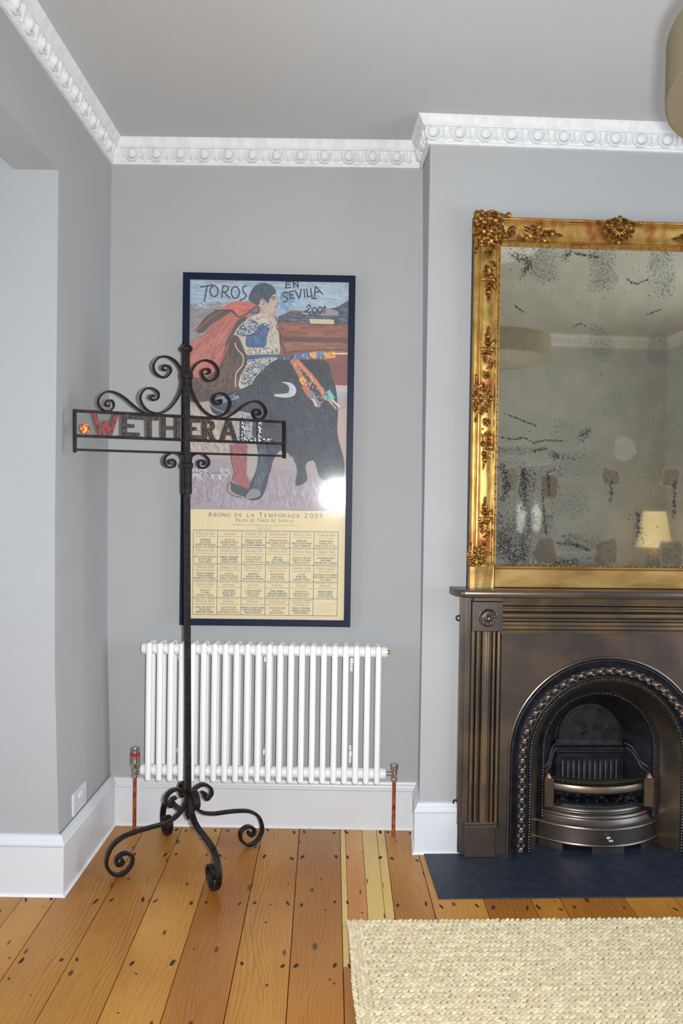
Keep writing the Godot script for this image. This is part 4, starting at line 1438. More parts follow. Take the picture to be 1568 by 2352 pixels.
	var m := mat("foxed_mirror", Color.WHITE, 0.03, 1.0)
	m.albedo_texture = ImageTexture.create_from_image(im)
	m.metallic_texture = ImageTexture.create_from_image(me)
	m.metallic_texture_channel = BaseMaterial3D.TEXTURE_CHANNEL_RED
	m.texture_repeat = false
	return m


# one pit in the silvering: a ragged dark spot
func blot(im: Image, me: Image, p: Vector2, r: float) -> void:
	var v := rng.randf_range(0.12, 0.26)
	for k in 3:
		var q := p + Vector2(rng.randf_range(-0.6, 0.6), rng.randf_range(-0.6, 0.6)) * r
		var s := Vector2i(maxi(1, int(r * rng.randf_range(0.6, 1.3))), maxi(1, int(r * rng.randf_range(0.6, 1.3))))
		var box_ := Rect2i(Vector2i(q), s)
		im.fill_rect(box_, Color(v, v * 0.98, v))
		me.fill_rect(box_, Color(0.3, 0.3, 0.3))


# ---------------------------------------------------------------- framed poster

var art: Image
var prng := RandomNumberGenerator.new()
const AW := 952
const AH := 2046


# drawing units of the sheet: 1275 across, 2739 down
func ap(x: float, y: float) -> Vector2:
	return Vector2((x - 155.0 + 0.015 * (y - 104.0)), (y - 104.0 - 0.0127 * (x - 155.0))) * 0.7467


func a_pts(flat: Array) -> PackedVector2Array:
	var out := PackedVector2Array()
	for k in range(0, flat.size(), 2): out.append(ap(flat[k], flat[k + 1]))
	return out


func fill(pts: PackedVector2Array, c: Color) -> void:
	var lo := 1e9
	var hi := -1e9
	for p in pts:
		lo = minf(lo, p.y)
		hi = maxf(hi, p.y)
	for y in range(maxi(int(lo), 0), mini(int(hi) + 1, AH)):
		var xs := PackedFloat32Array()
		var yc := y + 0.5
		for k in pts.size():
			var a := pts[k]
			var b := pts[(k + 1) % pts.size()]
			if (a.y <= yc) != (b.y <= yc): xs.append(a.x + (yc - a.y) / (b.y - a.y) * (b.x - a.x))
		xs.sort()
		for k in range(0, xs.size() - 1, 2):
			var x0 := int(roundf(xs[k]))
			var x1 := int(roundf(xs[k + 1]))
			if x1 > x0: art.fill_rect(Rect2i(x0, y, x1 - x0, 1), c)


func shape(flat: Array, c: Color, soft := true) -> void:
	var pts := a_pts(flat)
	if soft:
		var closed := pts.duplicate()
		closed.append(pts[0])
		pts = curve(closed, 4)
	fill(pts, c)


func line(flat: Array, width: float, c: Color, smooth := true) -> void:
	var pts := a_pts(flat)
	if smooth and pts.size() > 2: pts = curve(pts, 5)
	line_px(pts, width * 0.7467, c)


func line_px(pts: PackedVector2Array, w: float, c: Color) -> void:
	for k in pts.size() - 1:
		var d := (pts[k + 1] - pts[k]).normalized()
		var n := Vector2(-d.y, d.x) * w / 2
		var e := d * w * 0.3
		fill(PackedVector2Array([pts[k] + n - e, pts[k + 1] + n + e, pts[k + 1] - n + e, pts[k] - n - e]), c)


func ellipse(cx: float, cy: float, rx: float, ry: float, width: float, c: Color) -> void:
	var flat := []
	for k in 15:
		flat.append(cx + cos(TAU * k / 14.0) * rx)
		flat.append(cy + sin(TAU * k / 14.0) * ry)
	line(flat, width, c)


# short chalk strokes scattered inside an outline
func chalk(flat: Array, cols: Array, n: int, length: float, width: float, angle: float, spread := 0.3) -> void:
	var poly := a_pts(flat)
	var box_ := Rect2(poly[0], Vector2.ZERO)
	for p in poly: box_ = box_.expand(p)
	for k in n:
		var c := box_.position + Vector2(prng.randf(), prng.randf()) * box_.size
		var a := angle + prng.randf_range(-spread, spread)
		var d := Vector2(cos(a), sin(a)) * length * 0.37 * prng.randf_range(0.5, 1.2)
		if Geometry2D.is_point_in_polygon(c - d, poly) and Geometry2D.is_point_in_polygon(c + d, poly):
			var col: Color = cols[prng.randi() % cols.size()]
			line_px(PackedVector2Array([c - d, c + Vector2(prng.randf_range(-2, 2), prng.randf_range(-2, 2)), c + d]), width * 0.7467, col)


# flat print: the outlines of a text, filled into the sheet; x is its middle, y its baseline, both in sheet units
var fonts := {}


func print_text(text: String, face: String, cap_h: float, cx: float, y: float, c: Color, squeeze := 1.0, max_w := 0.0) -> void:
	var key := face
	if not fonts.has(key):
		var f := SystemFont.new()
		f.font_names = PackedStringArray([face.trim_suffix(" Bold")])
		if face.ends_with("Bold"): f.font_weight = 700
		fonts[key] = f
	var tm := TextMesh.new()
	tm.font = fonts[key]
	tm.font_size = 32
	tm.pixel_size = 1.0
	tm.depth = 0.0
	tm.curve_step = 3.0
	tm.text = text
	var arr := tm.surface_get_arrays(0) if tm.get_surface_count() > 0 else []
	if arr.is_empty(): return
	var v: PackedVector3Array = arr[Mesh.ARRAY_VERTEX]
	var idx: PackedInt32Array = arr[Mesh.ARRAY_INDEX] if arr[Mesh.ARRAY_INDEX] != null else PackedInt32Array(range(v.size()))
	var lo := Vector2(1e9, 1e9)
	var hi := Vector2(-1e9, -1e9)
	for p in v:
		lo = lo.min(Vector2(p.x, p.y))
		hi = hi.max(Vector2(p.x, p.y))
	var s := cap_h / (32.0 * 0.714)
	var fo: Font = fonts[key]
	var base := (fo.get_descent(32) - fo.get_ascent(32)) / 2.0
	var sx := s * squeeze
	if max_w > 0.0 and (hi.x - lo.x) * sx > max_w: sx = max_w / (hi.x - lo.x)
	var mid := (lo.x + hi.x) / 2
	for t in range(0, idx.size(), 3):
		var q := PackedVector2Array()
		for j in 3:
			var p := v[idx[t + j]]
			q.append(Vector2(cx + (p.x - mid) * sx, y - (p.y - base) * s) * 0.7467)
		fill(q, c)


func small_caps(text: String, big: float, small: float, cx: float, y: float, c: Color, width: float) -> void:
	# widths measured from the letters themselves: capitals that start a word are larger
	var runs := []
	for wd in text.split(" "):
		if wd.length() > 1 and wd == wd.capitalize().replace(" ", "") and wd != wd.to_lower(): runs.append([wd[0], wd.substr(1).to_upper()])
		elif wd.is_valid_int(): runs.append([wd, ""])
		else: runs.append(["", wd.to_upper()])
	var total := 0.0
	var unit := func(s: String) -> float:
		var n := 0.0
		for ch in s: n += 0.45 if ch == "I" or ch == "1" else (1.25 if ch == "M" or ch == "W" else 1.0)
		return n
	for r in runs: total += unit.call(r[0]) * big * 0.98 + unit.call(r[1]) * small * 0.98 + small * 0.7
	total -= small * 0.7
	var k := width / total
	var x := cx - width / 2
	for r in runs:
		for part_ in [[r[0], big], [r[1], small]]:
			for ch in part_[0]:
				var w: float = unit.call(ch) * part_[1] * 0.98 * k
				print_text(ch, "Droid Sans", part_[1], x + w / 2, y, c, 1.15)
				x += w
		x += small * 0.7 * k


func build_poster() -> void:
	prng.seed = 77
	art = Image.create(AW, AH, false, Image.FORMAT_RGB8)
	paint_picture()
	print_programme()
	var W := 0.735
	var H := 1.51
	var po := thing("framed_poster", "tall bullfight poster in a navy frame under glass above the radiator", "poster", Transform3D(Basis(Vector3.UP, 0.023) * Basis(Vector3.RIGHT, 0.0067), Vector3(-0.339, 1.637, 0.0145)))
	var prof := p2([0.0, 0.002, 0.0, 0.030, 0.0015, 0.0315, 0.0265, 0.0315, 0.028, 0.030, 0.028, 0.002])
	var inward := PackedVector2Array()
	for p in prof: inward.append(Vector2(-p.x, p.y))
	var st := begin()
	var c := [Vector3(W / 2, -H / 2, 0), Vector3(W / 2, H / 2, 0), Vector3(-W / 2, H / 2, 0), Vector3(-W / 2, -H / 2, 0)]
	sweep(st, PackedVector3Array(c), inward, Vector3(0, 0, 1), true, true, true)
	part("frame", done(st), M.navy_frame, po)
	var sheet := StandardMaterial3D.new()
	sheet.resource_name = "poster_print"
	sheet.roughness = 0.55
	sheet.albedo_texture = ImageTexture.create_from_image(art)
	sheet.texture_repeat = false
	part("print", sheet_mesh(W - 0.05, H - 0.05, 0.018), sheet, po)
	st = begin()
	box(st, Vector3(-W / 2 + 0.025, -H / 2 + 0.025, 0.0235), Vector3(W / 2 - 0.025, H / 2 - 0.025, 0.0255))
	part("glazing", done(st), M.picture_glass, po)
	st = begin()
	box(st, Vector3(-W / 2 + 0.012, -H / 2 + 0.012, 0.001), Vector3(W / 2 - 0.012, H / 2 - 0.012, 0.010))
	part("backing", done(st), M.frame_black_side, po)


func sheet_mesh(w: float, h: float, z: float) -> ArrayMesh:
	var st := begin()
	# the picture shows W - 0.056 by H - 0.056; the sheet tucks 3 mm under the rebate
	for q in [[0, 0], [1, 1], [1, 0], [0, 0], [0, 1], [1, 1]]:
		st.set_smooth_group(-1)
		st.set_uv(Vector2(lerpf(-0.0043, 1.0043, q[0]), lerpf(1.002, -0.002, q[1])))
		st.add_vertex(Vector3((q[0] - 0.5) * w, (q[1] - 0.5) * h, z))
	return done(st)


func paint_picture() -> void:
	var ink := srgb(44, 52, 62)
	art.fill(srgb(222, 205, 160))
	# sky and far distance
	art.fill_rect(Rect2i(0, 0, AW, 1380), srgb(158, 174, 190))
	shape([100, 300, 620, 260, 700, 420, 600, 620, 300, 720, 100, 640], srgb(146, 138, 142))
	chalk([100, 100, 1500, 100, 1500, 330, 100, 330], [srgb(172, 188, 204), srgb(140, 162, 184), srgb(186, 196, 206), srgb(156, 178, 198)], 900, 90, 9, 0.2)
	chalk([100, 300, 640, 280, 560, 560, 100, 640], [srgb(150, 140, 142), srgb(132, 126, 134), srgb(164, 154, 154)], 300, 70, 9, -0.5)
	line([350, 118, 480, 121, 540, 116], 5, srgb(190, 100, 96))
	shape([860, 395, 950, 355, 1090, 380, 1200, 345, 1310, 330, 1440, 255, 1440, 480, 860, 470], srgb(66, 76, 92), false)
	chalk([870, 380, 1430, 300, 1430, 440, 870, 440], [srgb(86, 96, 114), srgb(52, 58, 72), srgb(110, 120, 136)], 220, 60, 8, 0.1)
	shape([950, 345, 1050, 348, 1048, 362, 955, 364], srgb(128, 92, 74), false)
	shape([1230, 310, 1340, 350, 1350, 385, 1200, 380], srgb(150, 142, 152), false)
	chalk([870, 180, 1000, 220, 980, 340, 870, 380], [srgb(120, 160, 190), srgb(98, 140, 176)], 90, 60, 10, 1.2)
	# barrier of the ring
	shape([860, 440, 1440, 455, 1440, 1010, 860, 760], srgb(140, 80, 62), false)
	chalk([870, 445, 1435, 460, 1435, 560, 870, 560], [srgb(150, 88, 68), srgb(128, 72, 56), srgb(160, 98, 76)], 260, 110, 10, 0.02, 0.1)
	shape([880, 555, 1440, 565, 1440, 605, 890, 600], srgb(92, 62, 54), false)
	chalk([890, 600, 1435, 605, 1435, 680, 890, 670], [srgb(160, 110, 80), srgb(146, 94, 68), srgb(134, 84, 62)], 200, 110, 10, 0.02, 0.1)
	line([940, 690, 1020, 672, 1150, 668, 1290, 660, 1430, 665], 6, srgb(64, 44, 42))
	shape([1230, 770, 1440, 760, 1440, 960, 1320, 950], srgb(128, 74, 64), false)
	shape([1105, 405, 1312, 410, 1316, 456, 1112, 452], srgb(206, 192, 158), false)
	line([1105, 408, 1312, 412, 1316, 458, 1112, 455, 1105, 408], 7, srgb(60, 52, 48), false)
	shape([1310, 400, 1345, 402, 1340, 470, 1316, 464], srgb(70, 62, 62), false)
	shape([1320, 945, 1440, 950, 1440, 1000, 1325, 1000], srgb(202, 180, 170), false)
	# sand
	shape([100, 1080, 560, 1060, 640, 1200, 640, 1420, 560, 1960, 100, 1960], srgb(186, 172, 156), false)
	art.fill_rect(Rect2i(0, 690, AW, 690), srgb(172, 158, 156))
	shape([100, 1500, 480, 1580, 1440, 1700, 1440, 1975, 100, 1975], srgb(162, 150, 158), false)
	chalk([100, 1070, 520, 1070, 480, 1500, 100, 1500], [srgb(196, 184, 166), srgb(174, 158, 144), srgb(204, 190, 172), srgb(166, 150, 140)], 380, 70, 11, 1.3, 0.5)
	chalk([100, 1620, 1430, 1720, 1430, 1950, 100, 1950], [srgb(172, 160, 166), srgb(146, 134, 146), srgb(182, 172, 176), srgb(156, 142, 150)], 800, 60, 9, 1.5, 0.4)
	chalk([150, 1580, 470, 1620, 460, 1720, 150, 1720], [srgb(204, 206, 218), srgb(190, 186, 196)], 80, 50, 8, 1.5, 0.3)
	shape([1340, 1160, 1440, 1150, 1440, 1500, 1400, 1560, 1370, 1480, 1335, 1350], srgb(190, 166, 154))
	# shadow behind the figure, then the cape
	shape([120, 880, 300, 720, 440, 560, 560, 520, 620, 700, 560, 900, 540, 1000, 400, 1060, 120, 1080], srgb(84, 64, 58))
	chalk([130, 900, 420, 640, 560, 560, 560, 960, 380, 1040, 130, 1060], [srgb(98, 74, 64), srgb(70, 54, 52), srgb(110, 80, 68)], 260, 80, 12, 1.9)
	line([455, 640, 450, 760, 400, 850, 380, 960, 280, 970, 200, 880], 9, srgb(136, 84, 70))
	shape([190, 512, 290, 390, 400, 342, 500, 362, 520, 400, 360, 440, 250, 530], srgb(86, 70, 68))
	shape([385, 345, 480, 286, 630, 278, 712, 318, 716, 362, 610, 392, 560, 402, 500, 352], srgb(194, 110, 100))
	shape([480, 362, 560, 405, 622, 396, 560, 500, 500, 560, 440, 640, 410, 740, 360, 830, 260, 890, 100, 850, 100, 650, 250, 560, 350, 450], srgb(190, 104, 92))
	chalk([400, 420, 540, 420, 400, 780, 260, 870, 120, 830, 140, 640], [srgb(190, 114, 100), srgb(168, 94, 84), srgb(196, 122, 106)], 320, 110, 13, 2.1, 0.25)
	chalk([430, 320, 640, 290, 690, 340, 560, 380], [srgb(218, 124, 112), srgb(192, 92, 86)], 90, 70, 10, 0.2)
	line([345, 350, 410, 348, 490, 352, 540, 400, 600, 380, 680, 318, 706, 330, 690, 372, 640, 362], 9, srgb(52, 46, 52))
	shape([640, 350, 690, 330, 700, 352, 670, 372, 630, 376], srgb(92, 116, 146))
	shape([540, 420, 610, 398, 560, 480, 470, 590, 430, 640, 470, 540], srgb(88, 64, 66))
	line([200, 512, 330, 400, 420, 348], 5, srgb(196, 112, 92))
	line([600, 420, 520, 540, 450, 620, 420, 700], 6, srgb(60, 46, 46))
	# figure
	shape([715, 330, 780, 378, 836, 366, 850, 450, 720, 420], srgb(176, 150, 138))
	shape([712, 258, 742, 250, 776, 286, 790, 236, 842, 204, 850, 240, 864, 282, 846, 296, 852, 318, 836, 330, 834, 362, 782, 382, 736, 350, 712, 306], srgb(192, 168, 154))
	chalk([760, 290, 850, 250, 840, 340, 780, 372], [srgb(206, 184, 168), srgb(176, 152, 142)], 60, 30, 7, 1.0)
	shape([620, 262, 640, 196, 690, 140, 762, 126, 822, 158, 842, 206, 800, 234, 778, 290, 744, 252, 716, 256, 704, 304, 656, 288], srgb(58, 74, 94))
	chalk([640, 250, 660, 180, 740, 136, 820, 170, 790, 226, 720, 250, 690, 290], [srgb(46, 58, 76), srgb(76, 98, 120), srgb(66, 84, 106)], 150, 40, 7, 2.2)
	line([712, 262, 738, 258, 748, 290, 730, 304], 6, srgb(120, 98, 92))
	line([800, 242, 834, 238], 7, srgb(60, 54, 56))
	line([812, 256, 838, 254], 5, srgb(70, 60, 60))
	line([858, 280, 862, 290, 848, 296], 5, srgb(128, 104, 98))
	line([826, 320, 850, 318], 5, srgb(128, 92, 90))
	shape([500, 548, 540, 480, 620, 410, 720, 368, 800, 392, 850, 470, 866, 560, 862, 704, 700, 712, 610, 706, 580, 650, 540, 560], srgb(194, 186, 172))
	shape([600, 560, 690, 490, 712, 462, 760, 448, 796, 478, 770, 560, 752, 640, 640, 644, 600, 630], srgb(62, 94, 136))
	chalk([610, 560, 700, 490, 780, 470, 760, 630, 610, 636], [srgb(76, 108, 148), srgb(50, 78, 118), srgb(88, 120, 156)], 130, 40, 8, 1.0)
	shape([560, 470, 640, 412, 690, 450, 680, 510, 620, 545, 520, 545], srgb(160, 164, 172))
	chalk([510, 545, 560, 470, 640, 410, 700, 450, 680, 520, 600, 545], [srgb(56, 84, 128), srgb(210, 204, 190), srgb(44, 60, 92), srgb(224, 216, 200)], 260, 22, 6, 0.8, 2.0)
	chalk([660, 380, 780, 380, 850, 480, 856, 690, 800, 690, 770, 520, 730, 450, 660, 420], [srgb(224, 216, 198), srgb(176, 130, 116), srgb(206, 198, 182), srgb(214, 190, 150)], 260, 18, 6, 0.8, 2.0)
	chalk([590, 640, 860, 640, 860, 700, 610, 704], [srgb(226, 218, 198), srgb(170, 140, 110), srgb(90, 100, 120)], 150, 16, 6, 0.8, 2.0)
	line([690, 470, 712, 520, 650, 545, 560, 552], 7, srgb(40, 52, 80))
	shape([610, 708, 862, 702, 850, 742, 620, 744], srgb(52, 84, 126))
	shape([620, 742, 852, 722, 772, 800, 692, 884, 660, 962, 546, 970, 552, 884, 592, 812], srgb(202, 194, 176))
	chalk([620, 744, 840, 726, 690, 880, 655, 955, 552, 962, 560, 880], [srgb(62, 84, 122), srgb(48, 64, 96), srgb(96, 112, 140), srgb(216, 208, 190)], 420, 20, 6, 0.6, 2.0)
	line([512, 612, 530, 660, 576, 716, 570, 790, 520, 860, 516, 965], 9, srgb(206, 196, 160))
	line([838, 400, 860, 440, 848, 480, 880, 540, 876, 610, 906, 640, 916, 700], 7, srgb(48, 36, 36))
	# bull
	var bull := [300, 1062, 440, 1020, 570, 978, 650, 930, 690, 870, 770, 790, 868, 736, 1000, 742, 1240, 748, 1290, 870, 1325, 980, 1340, 1150, 1336, 1330, 1360, 1440, 1390, 1560, 1380, 1690, 1260, 1720, 1190, 1690, 1150, 1560, 1080, 1590, 1090, 1720, 1000, 1760, 1010, 1640, 980, 1540, 900, 1470, 836, 1520, 796, 1630, 756, 1790, 700, 1876, 590, 1868, 590, 1800, 660, 1690, 692, 1560, 684, 1430, 640, 1320, 640, 1180, 540, 1160, 420, 1200, 330, 1170]
	shape(bull, srgb(40, 47, 59))
	chalk(bull, [srgb(34, 40, 50), srgb(52, 61, 75), srgb(45, 54, 68), srgb(30, 34, 43), srgb(58, 69, 84)], 2200, 70, 12, 0.9, 0.8)
	chalk([690, 880, 780, 800, 900, 760, 1240, 770, 1300, 920, 1250, 1000, 900, 860], [srgb(28, 32, 40), srgb(36, 42, 52)], 260, 90, 13, 0.5)
	chalk([310, 1070, 440, 1030, 560, 990, 540, 1060, 400, 1110], [srgb(120, 136, 160), srgb(92, 108, 132), srgb(150, 164, 184)], 120, 60, 9, -0.4, 0.3)
	shape([806, 925, 880, 922, 938, 946, 956, 984, 930, 1016, 830, 1016], srgb(58, 56, 60))
	shape([880, 922, 962, 930, 1004, 980, 986, 1032, 920, 1048, 838, 1040, 832, 1022, 930, 1014, 950, 984, 934, 946], srgb(206, 208, 216))
	line([300, 1080, 320, 1120, 370, 1150, 420, 1168], 8, srgb(150, 162, 182))
	chalk([690, 1480, 760, 1420, 780, 1640, 700, 1860, 600, 1860, 680, 1700], [srgb(64, 78, 96), srgb(84, 96, 112)], 160, 60, 10, 1.7)
	shape([600, 1840, 640, 1790, 700, 1796, 716, 1840, 650, 1868, 592, 1872], srgb(136, 132, 136))
	# harpoon sticks
	line([866, 732, 1010, 716], 30, srgb(58, 82, 124), false)
	line([1000, 718, 1130, 700], 40, srgb(64, 112, 172), false)
	line([1128, 704, 1180, 698], 44, srgb(236, 172, 60), false)
	line([1178, 698, 1244, 694], 40, srgb(80, 130, 186), false)
	line([1242, 706, 1304, 700], 52, srgb(238, 166, 52), false)
	line([1306, 692, 1436, 690], 14, srgb(222, 212, 200), false)
	chalk([880, 712, 1300, 670, 1300, 736, 900, 745], [srgb(120, 160, 200), srgb(250, 200, 100), srgb(40, 60, 100)], 70, 24, 6, 1.2, 0.6)
	line([975, 752, 1040, 870, 1060, 930], 40, srgb(208, 116, 78))
	line([1050, 900, 1080, 940], 46, srgb(240, 180, 70))
	line([1070, 960, 1130, 1050], 44, srgb(222, 110, 74))
	line([1120, 1010, 1190, 1110], 40, srgb(134, 138, 178))
	line([1140, 1060, 1166, 1116], 20, srgb(232, 190, 160))
	line([1010, 752, 1110, 860, 1180, 950], 36, srgb(212, 124, 90))
	line([1160, 920, 1230, 1020], 38, srgb(216, 130, 84))
	line([1230, 1040, 1290, 1060], 46, srgb(86, 172, 184))
	line([1265, 1000, 1300, 1050], 34, srgb(110, 190, 196))
	line([1270, 1070, 1325, 1136], 14, srgb(224, 186, 158), false)
	line([1300, 1070, 1352, 1120], 18, srgb(232, 198, 166), false)
	chalk([960, 750, 1040, 750, 1310, 1060, 1180, 1110, 1080, 960], [srgb(226, 140, 100), srgb(190, 90, 70), srgb(240, 200, 120), srgb(120, 170, 190)], 190, 26, 6, 2.2, 0.6)
	# front leg of the figure: knee ribbons, stocking, slipper
	shape([548, 1180, 640, 1190, 646, 1330, 600, 1420, 540, 1440, 520, 1330], srgb(176, 172, 176))
	chalk([545, 1180, 636, 1190, 640, 1330, 590, 1430, 500, 1440, 530, 1320], [srgb(66, 84, 122), srgb(210, 206, 200), srgb(90, 104, 138)], 170, 22, 6, 0.8, 2.0)
	shape([470, 1432, 606, 1432, 612, 1560, 600, 1660, 630, 1740, 610, 1792, 540, 1764, 486, 1716, 500, 1640, 478, 1560], srgb(160, 84, 86))
	chalk([478, 1440, 600, 1440, 600, 1640, 610, 1770, 500, 1700], [srgb(172, 98, 100), srgb(150, 74, 78), srgb(136, 66, 72)], 110, 60, 9, 1.6)
	line([470, 1430, 480, 1560, 500, 1650, 486, 1716], 6, srgb(74, 48, 56))
	shape([476, 1730, 520, 1756, 600, 1788, 584, 1846, 530, 1836, 478, 1800], srgb(48, 58, 58))
	line([486, 1726, 448, 1760, 450, 1810, 500, 1846, 560, 1858], 7, srgb(70, 66, 72))
	shape([610, 1450, 680, 1450, 694, 1540, 668, 1660, 618, 1700, 604, 1580], srgb(176, 166, 158))
	soften()
	# crisp chalk lines over the softened colours
	line([345, 350, 410, 348, 490, 352, 540, 400, 600, 380, 680, 318, 706, 330, 690, 372, 640, 362], 6, srgb(52, 46, 52))
	line([600, 420, 520, 540, 450, 620, 420, 700], 4, srgb(62, 48, 48))
	line([712, 262, 738, 258, 748, 290, 730, 304], 4, srgb(120, 98, 92))
	line([800, 242, 834, 238], 7, srgb(56, 52, 56))
	line([812, 256, 838, 254], 5, srgb(62, 54, 56))
	line([842, 206, 850, 240, 864, 282, 846, 296, 852, 318, 836, 330, 834, 362], 3, srgb(112, 94, 92))
	line([826, 320, 850, 318], 5, srgb(120, 86, 86))
	line([512, 612, 530, 660, 576, 716, 570, 790, 520, 860, 516, 965], 6, srgb(206, 196, 160))
	line([838, 400, 860, 440, 848, 480, 880, 540, 876, 610, 906, 640, 916, 700], 5, srgb(48, 36, 36))
	line([600, 742, 720, 736, 852, 724], 4, srgb(40, 48, 66))
	chalk([510, 545, 560, 470, 640, 410, 700, 450, 680, 520, 600, 545], [srgb(46, 70, 110), srgb(216, 210, 196), srgb(40, 54, 84)], 170, 20, 4, 0.8, 2.0)
	chalk([620, 744, 840, 726, 690, 880, 655, 955, 552, 962, 560, 880], [srgb(54, 74, 110), srgb(44, 58, 86), srgb(220, 212, 196)], 330, 18, 4, 0.6, 2.0)
	chalk([660, 380, 780, 380, 850, 480, 856, 690, 800, 690, 770, 520, 730, 450, 660, 420], [srgb(228, 220, 204), srgb(160, 116, 104), srgb(120, 110, 110)], 170, 15, 4, 0.8, 2.0)
	chalk([690, 880, 780, 800, 900, 760, 1240, 770, 1330, 1160, 1000, 1300, 700, 1300], [srgb(70, 82, 100), srgb(52, 62, 78), srgb(28, 32, 40)], 260, 40, 3, 0.9, 0.6)
	chalk([960, 750, 1040, 750, 1310, 1060, 1180, 1110, 1080, 960], [srgb(226, 150, 108), srgb(186, 92, 74), srgb(240, 204, 130), srgb(120, 170, 190)], 120, 16, 5, 2.2, 0.6)
	shape([880, 922, 962, 930, 1004, 980, 986, 1032, 920, 1048, 838, 1040, 832, 1022, 930, 1014, 950, 984, 934, 946], srgb(196, 198, 206))
	chalk([900, 926, 962, 932, 1002, 980, 984, 1030, 920, 1046, 930, 1016, 954, 984, 936, 946], [srgb(222, 222, 228), srgb(170, 174, 186)], 60, 22, 5, 1.2, 0.6)
	# hand lettering
	var w := 11.0
	line([238, 162, 336, 146], w, ink, false)
	line([290, 152, 268, 276], w, ink, false)
	ellipse(346, 196, 32, 42, w, ink)
	line([416, 154, 407, 246], w, ink, false)
	line([416, 154, 458, 160, 450, 192, 412, 206], w, ink)
	line([424, 200, 472, 252], w, ink, false)
	ellipse(516, 204, 32, 46, w, ink)
	line([606, 152, 578, 162, 580, 196, 602, 226, 584, 254, 556, 264], w, ink)
	for q in [[925, 112, 920, 166], [925, 118, 962, 116], [922, 140, 955, 138], [920, 164, 962, 160], [986, 160, 980, 114], [980, 114, 1022, 158], [1022, 158, 1016, 110], [950, 196, 962, 250], [950, 198, 982, 190], [955, 222, 982, 216], [962, 250, 992, 244], [996, 186, 1030, 250], [1030, 250, 1046, 176], [1068, 176, 1076, 240], [1090, 170, 1097, 236], [1097, 236, 1118, 230], [1121, 166, 1132, 246], [1132, 246, 1170, 250], [1150, 240, 1160, 150], [1160, 150, 1218, 212], [1152, 202, 1196, 190], [1122, 360, 1066, 354]]:
		line(q, w, ink, false)
	line([938, 200, 902, 206, 906, 234, 936, 250, 922, 274, 904, 278], w, ink)
	line([1090, 320, 1106, 300, 1120, 318, 1090, 346, 1066, 355], w, ink)
	ellipse(1152, 344, 18, 22, w, ink)
	ellipse(1198, 342, 17, 23, w, ink)
	line([1224, 322, 1237, 310, 1231, 364], w, ink, false)
	# signature and stamp
	line([160, 1660, 180, 1655, 196, 1664, 206, 1652, 216, 1664, 228, 1650, 250, 1648, 240, 1690], 4, srgb(60, 52, 56))
	line([286, 1676, 282, 1640, 298, 1636, 300, 1652, 288, 1660, 310, 1674, 322, 1656, 334, 1668, 346, 1654, 356, 1668, 372, 1652, 384, 1668, 404, 1660], 4, srgb(60, 52, 56))
	ellipse(428, 1660, 7, 10, 3.5, srgb(60, 52, 56))
	ellipse(446, 1658, 6, 10, 3.5, srgb(60, 52, 56))
	ellipse(204, 1862, 40, 48, 4, srgb(150, 118, 116))
	ellipse(204, 1862, 26, 32, 3, srgb(156, 126, 124))
	chalk([180, 1840, 228, 1840, 228, 1886, 180, 1886], [srgb(150, 118, 116)], 30, 14, 4, 0.6, 2.0)


# pastel: the painted strokes run into each other
func soften() -> void:
	var pic := art.get_region(Rect2i(0, 0, AW, 1381))
	pic.resize(AW / 2, 690, Image.INTERPOLATE_BILINEAR)
	pic.resize(AW / 4, 345, Image.INTERPOLATE_BILINEAR)
	pic.resize(AW, 1381, Image.INTERPOLATE_CUBIC)
	var crisp := art.get_region(Rect2i(0, 0, AW, 1381))
	var a := crisp.get_data()
	var b := pic.get_data()
	for i in a.size(): a[i] = (a[i] * 2 + b[i] * 5) / 7
	art.blit_rect(Image.create_from_data(AW, 1381, false, Image.FORMAT_RGB8, a), Rect2i(0, 0, AW, 1381), Vector2i.ZERO)


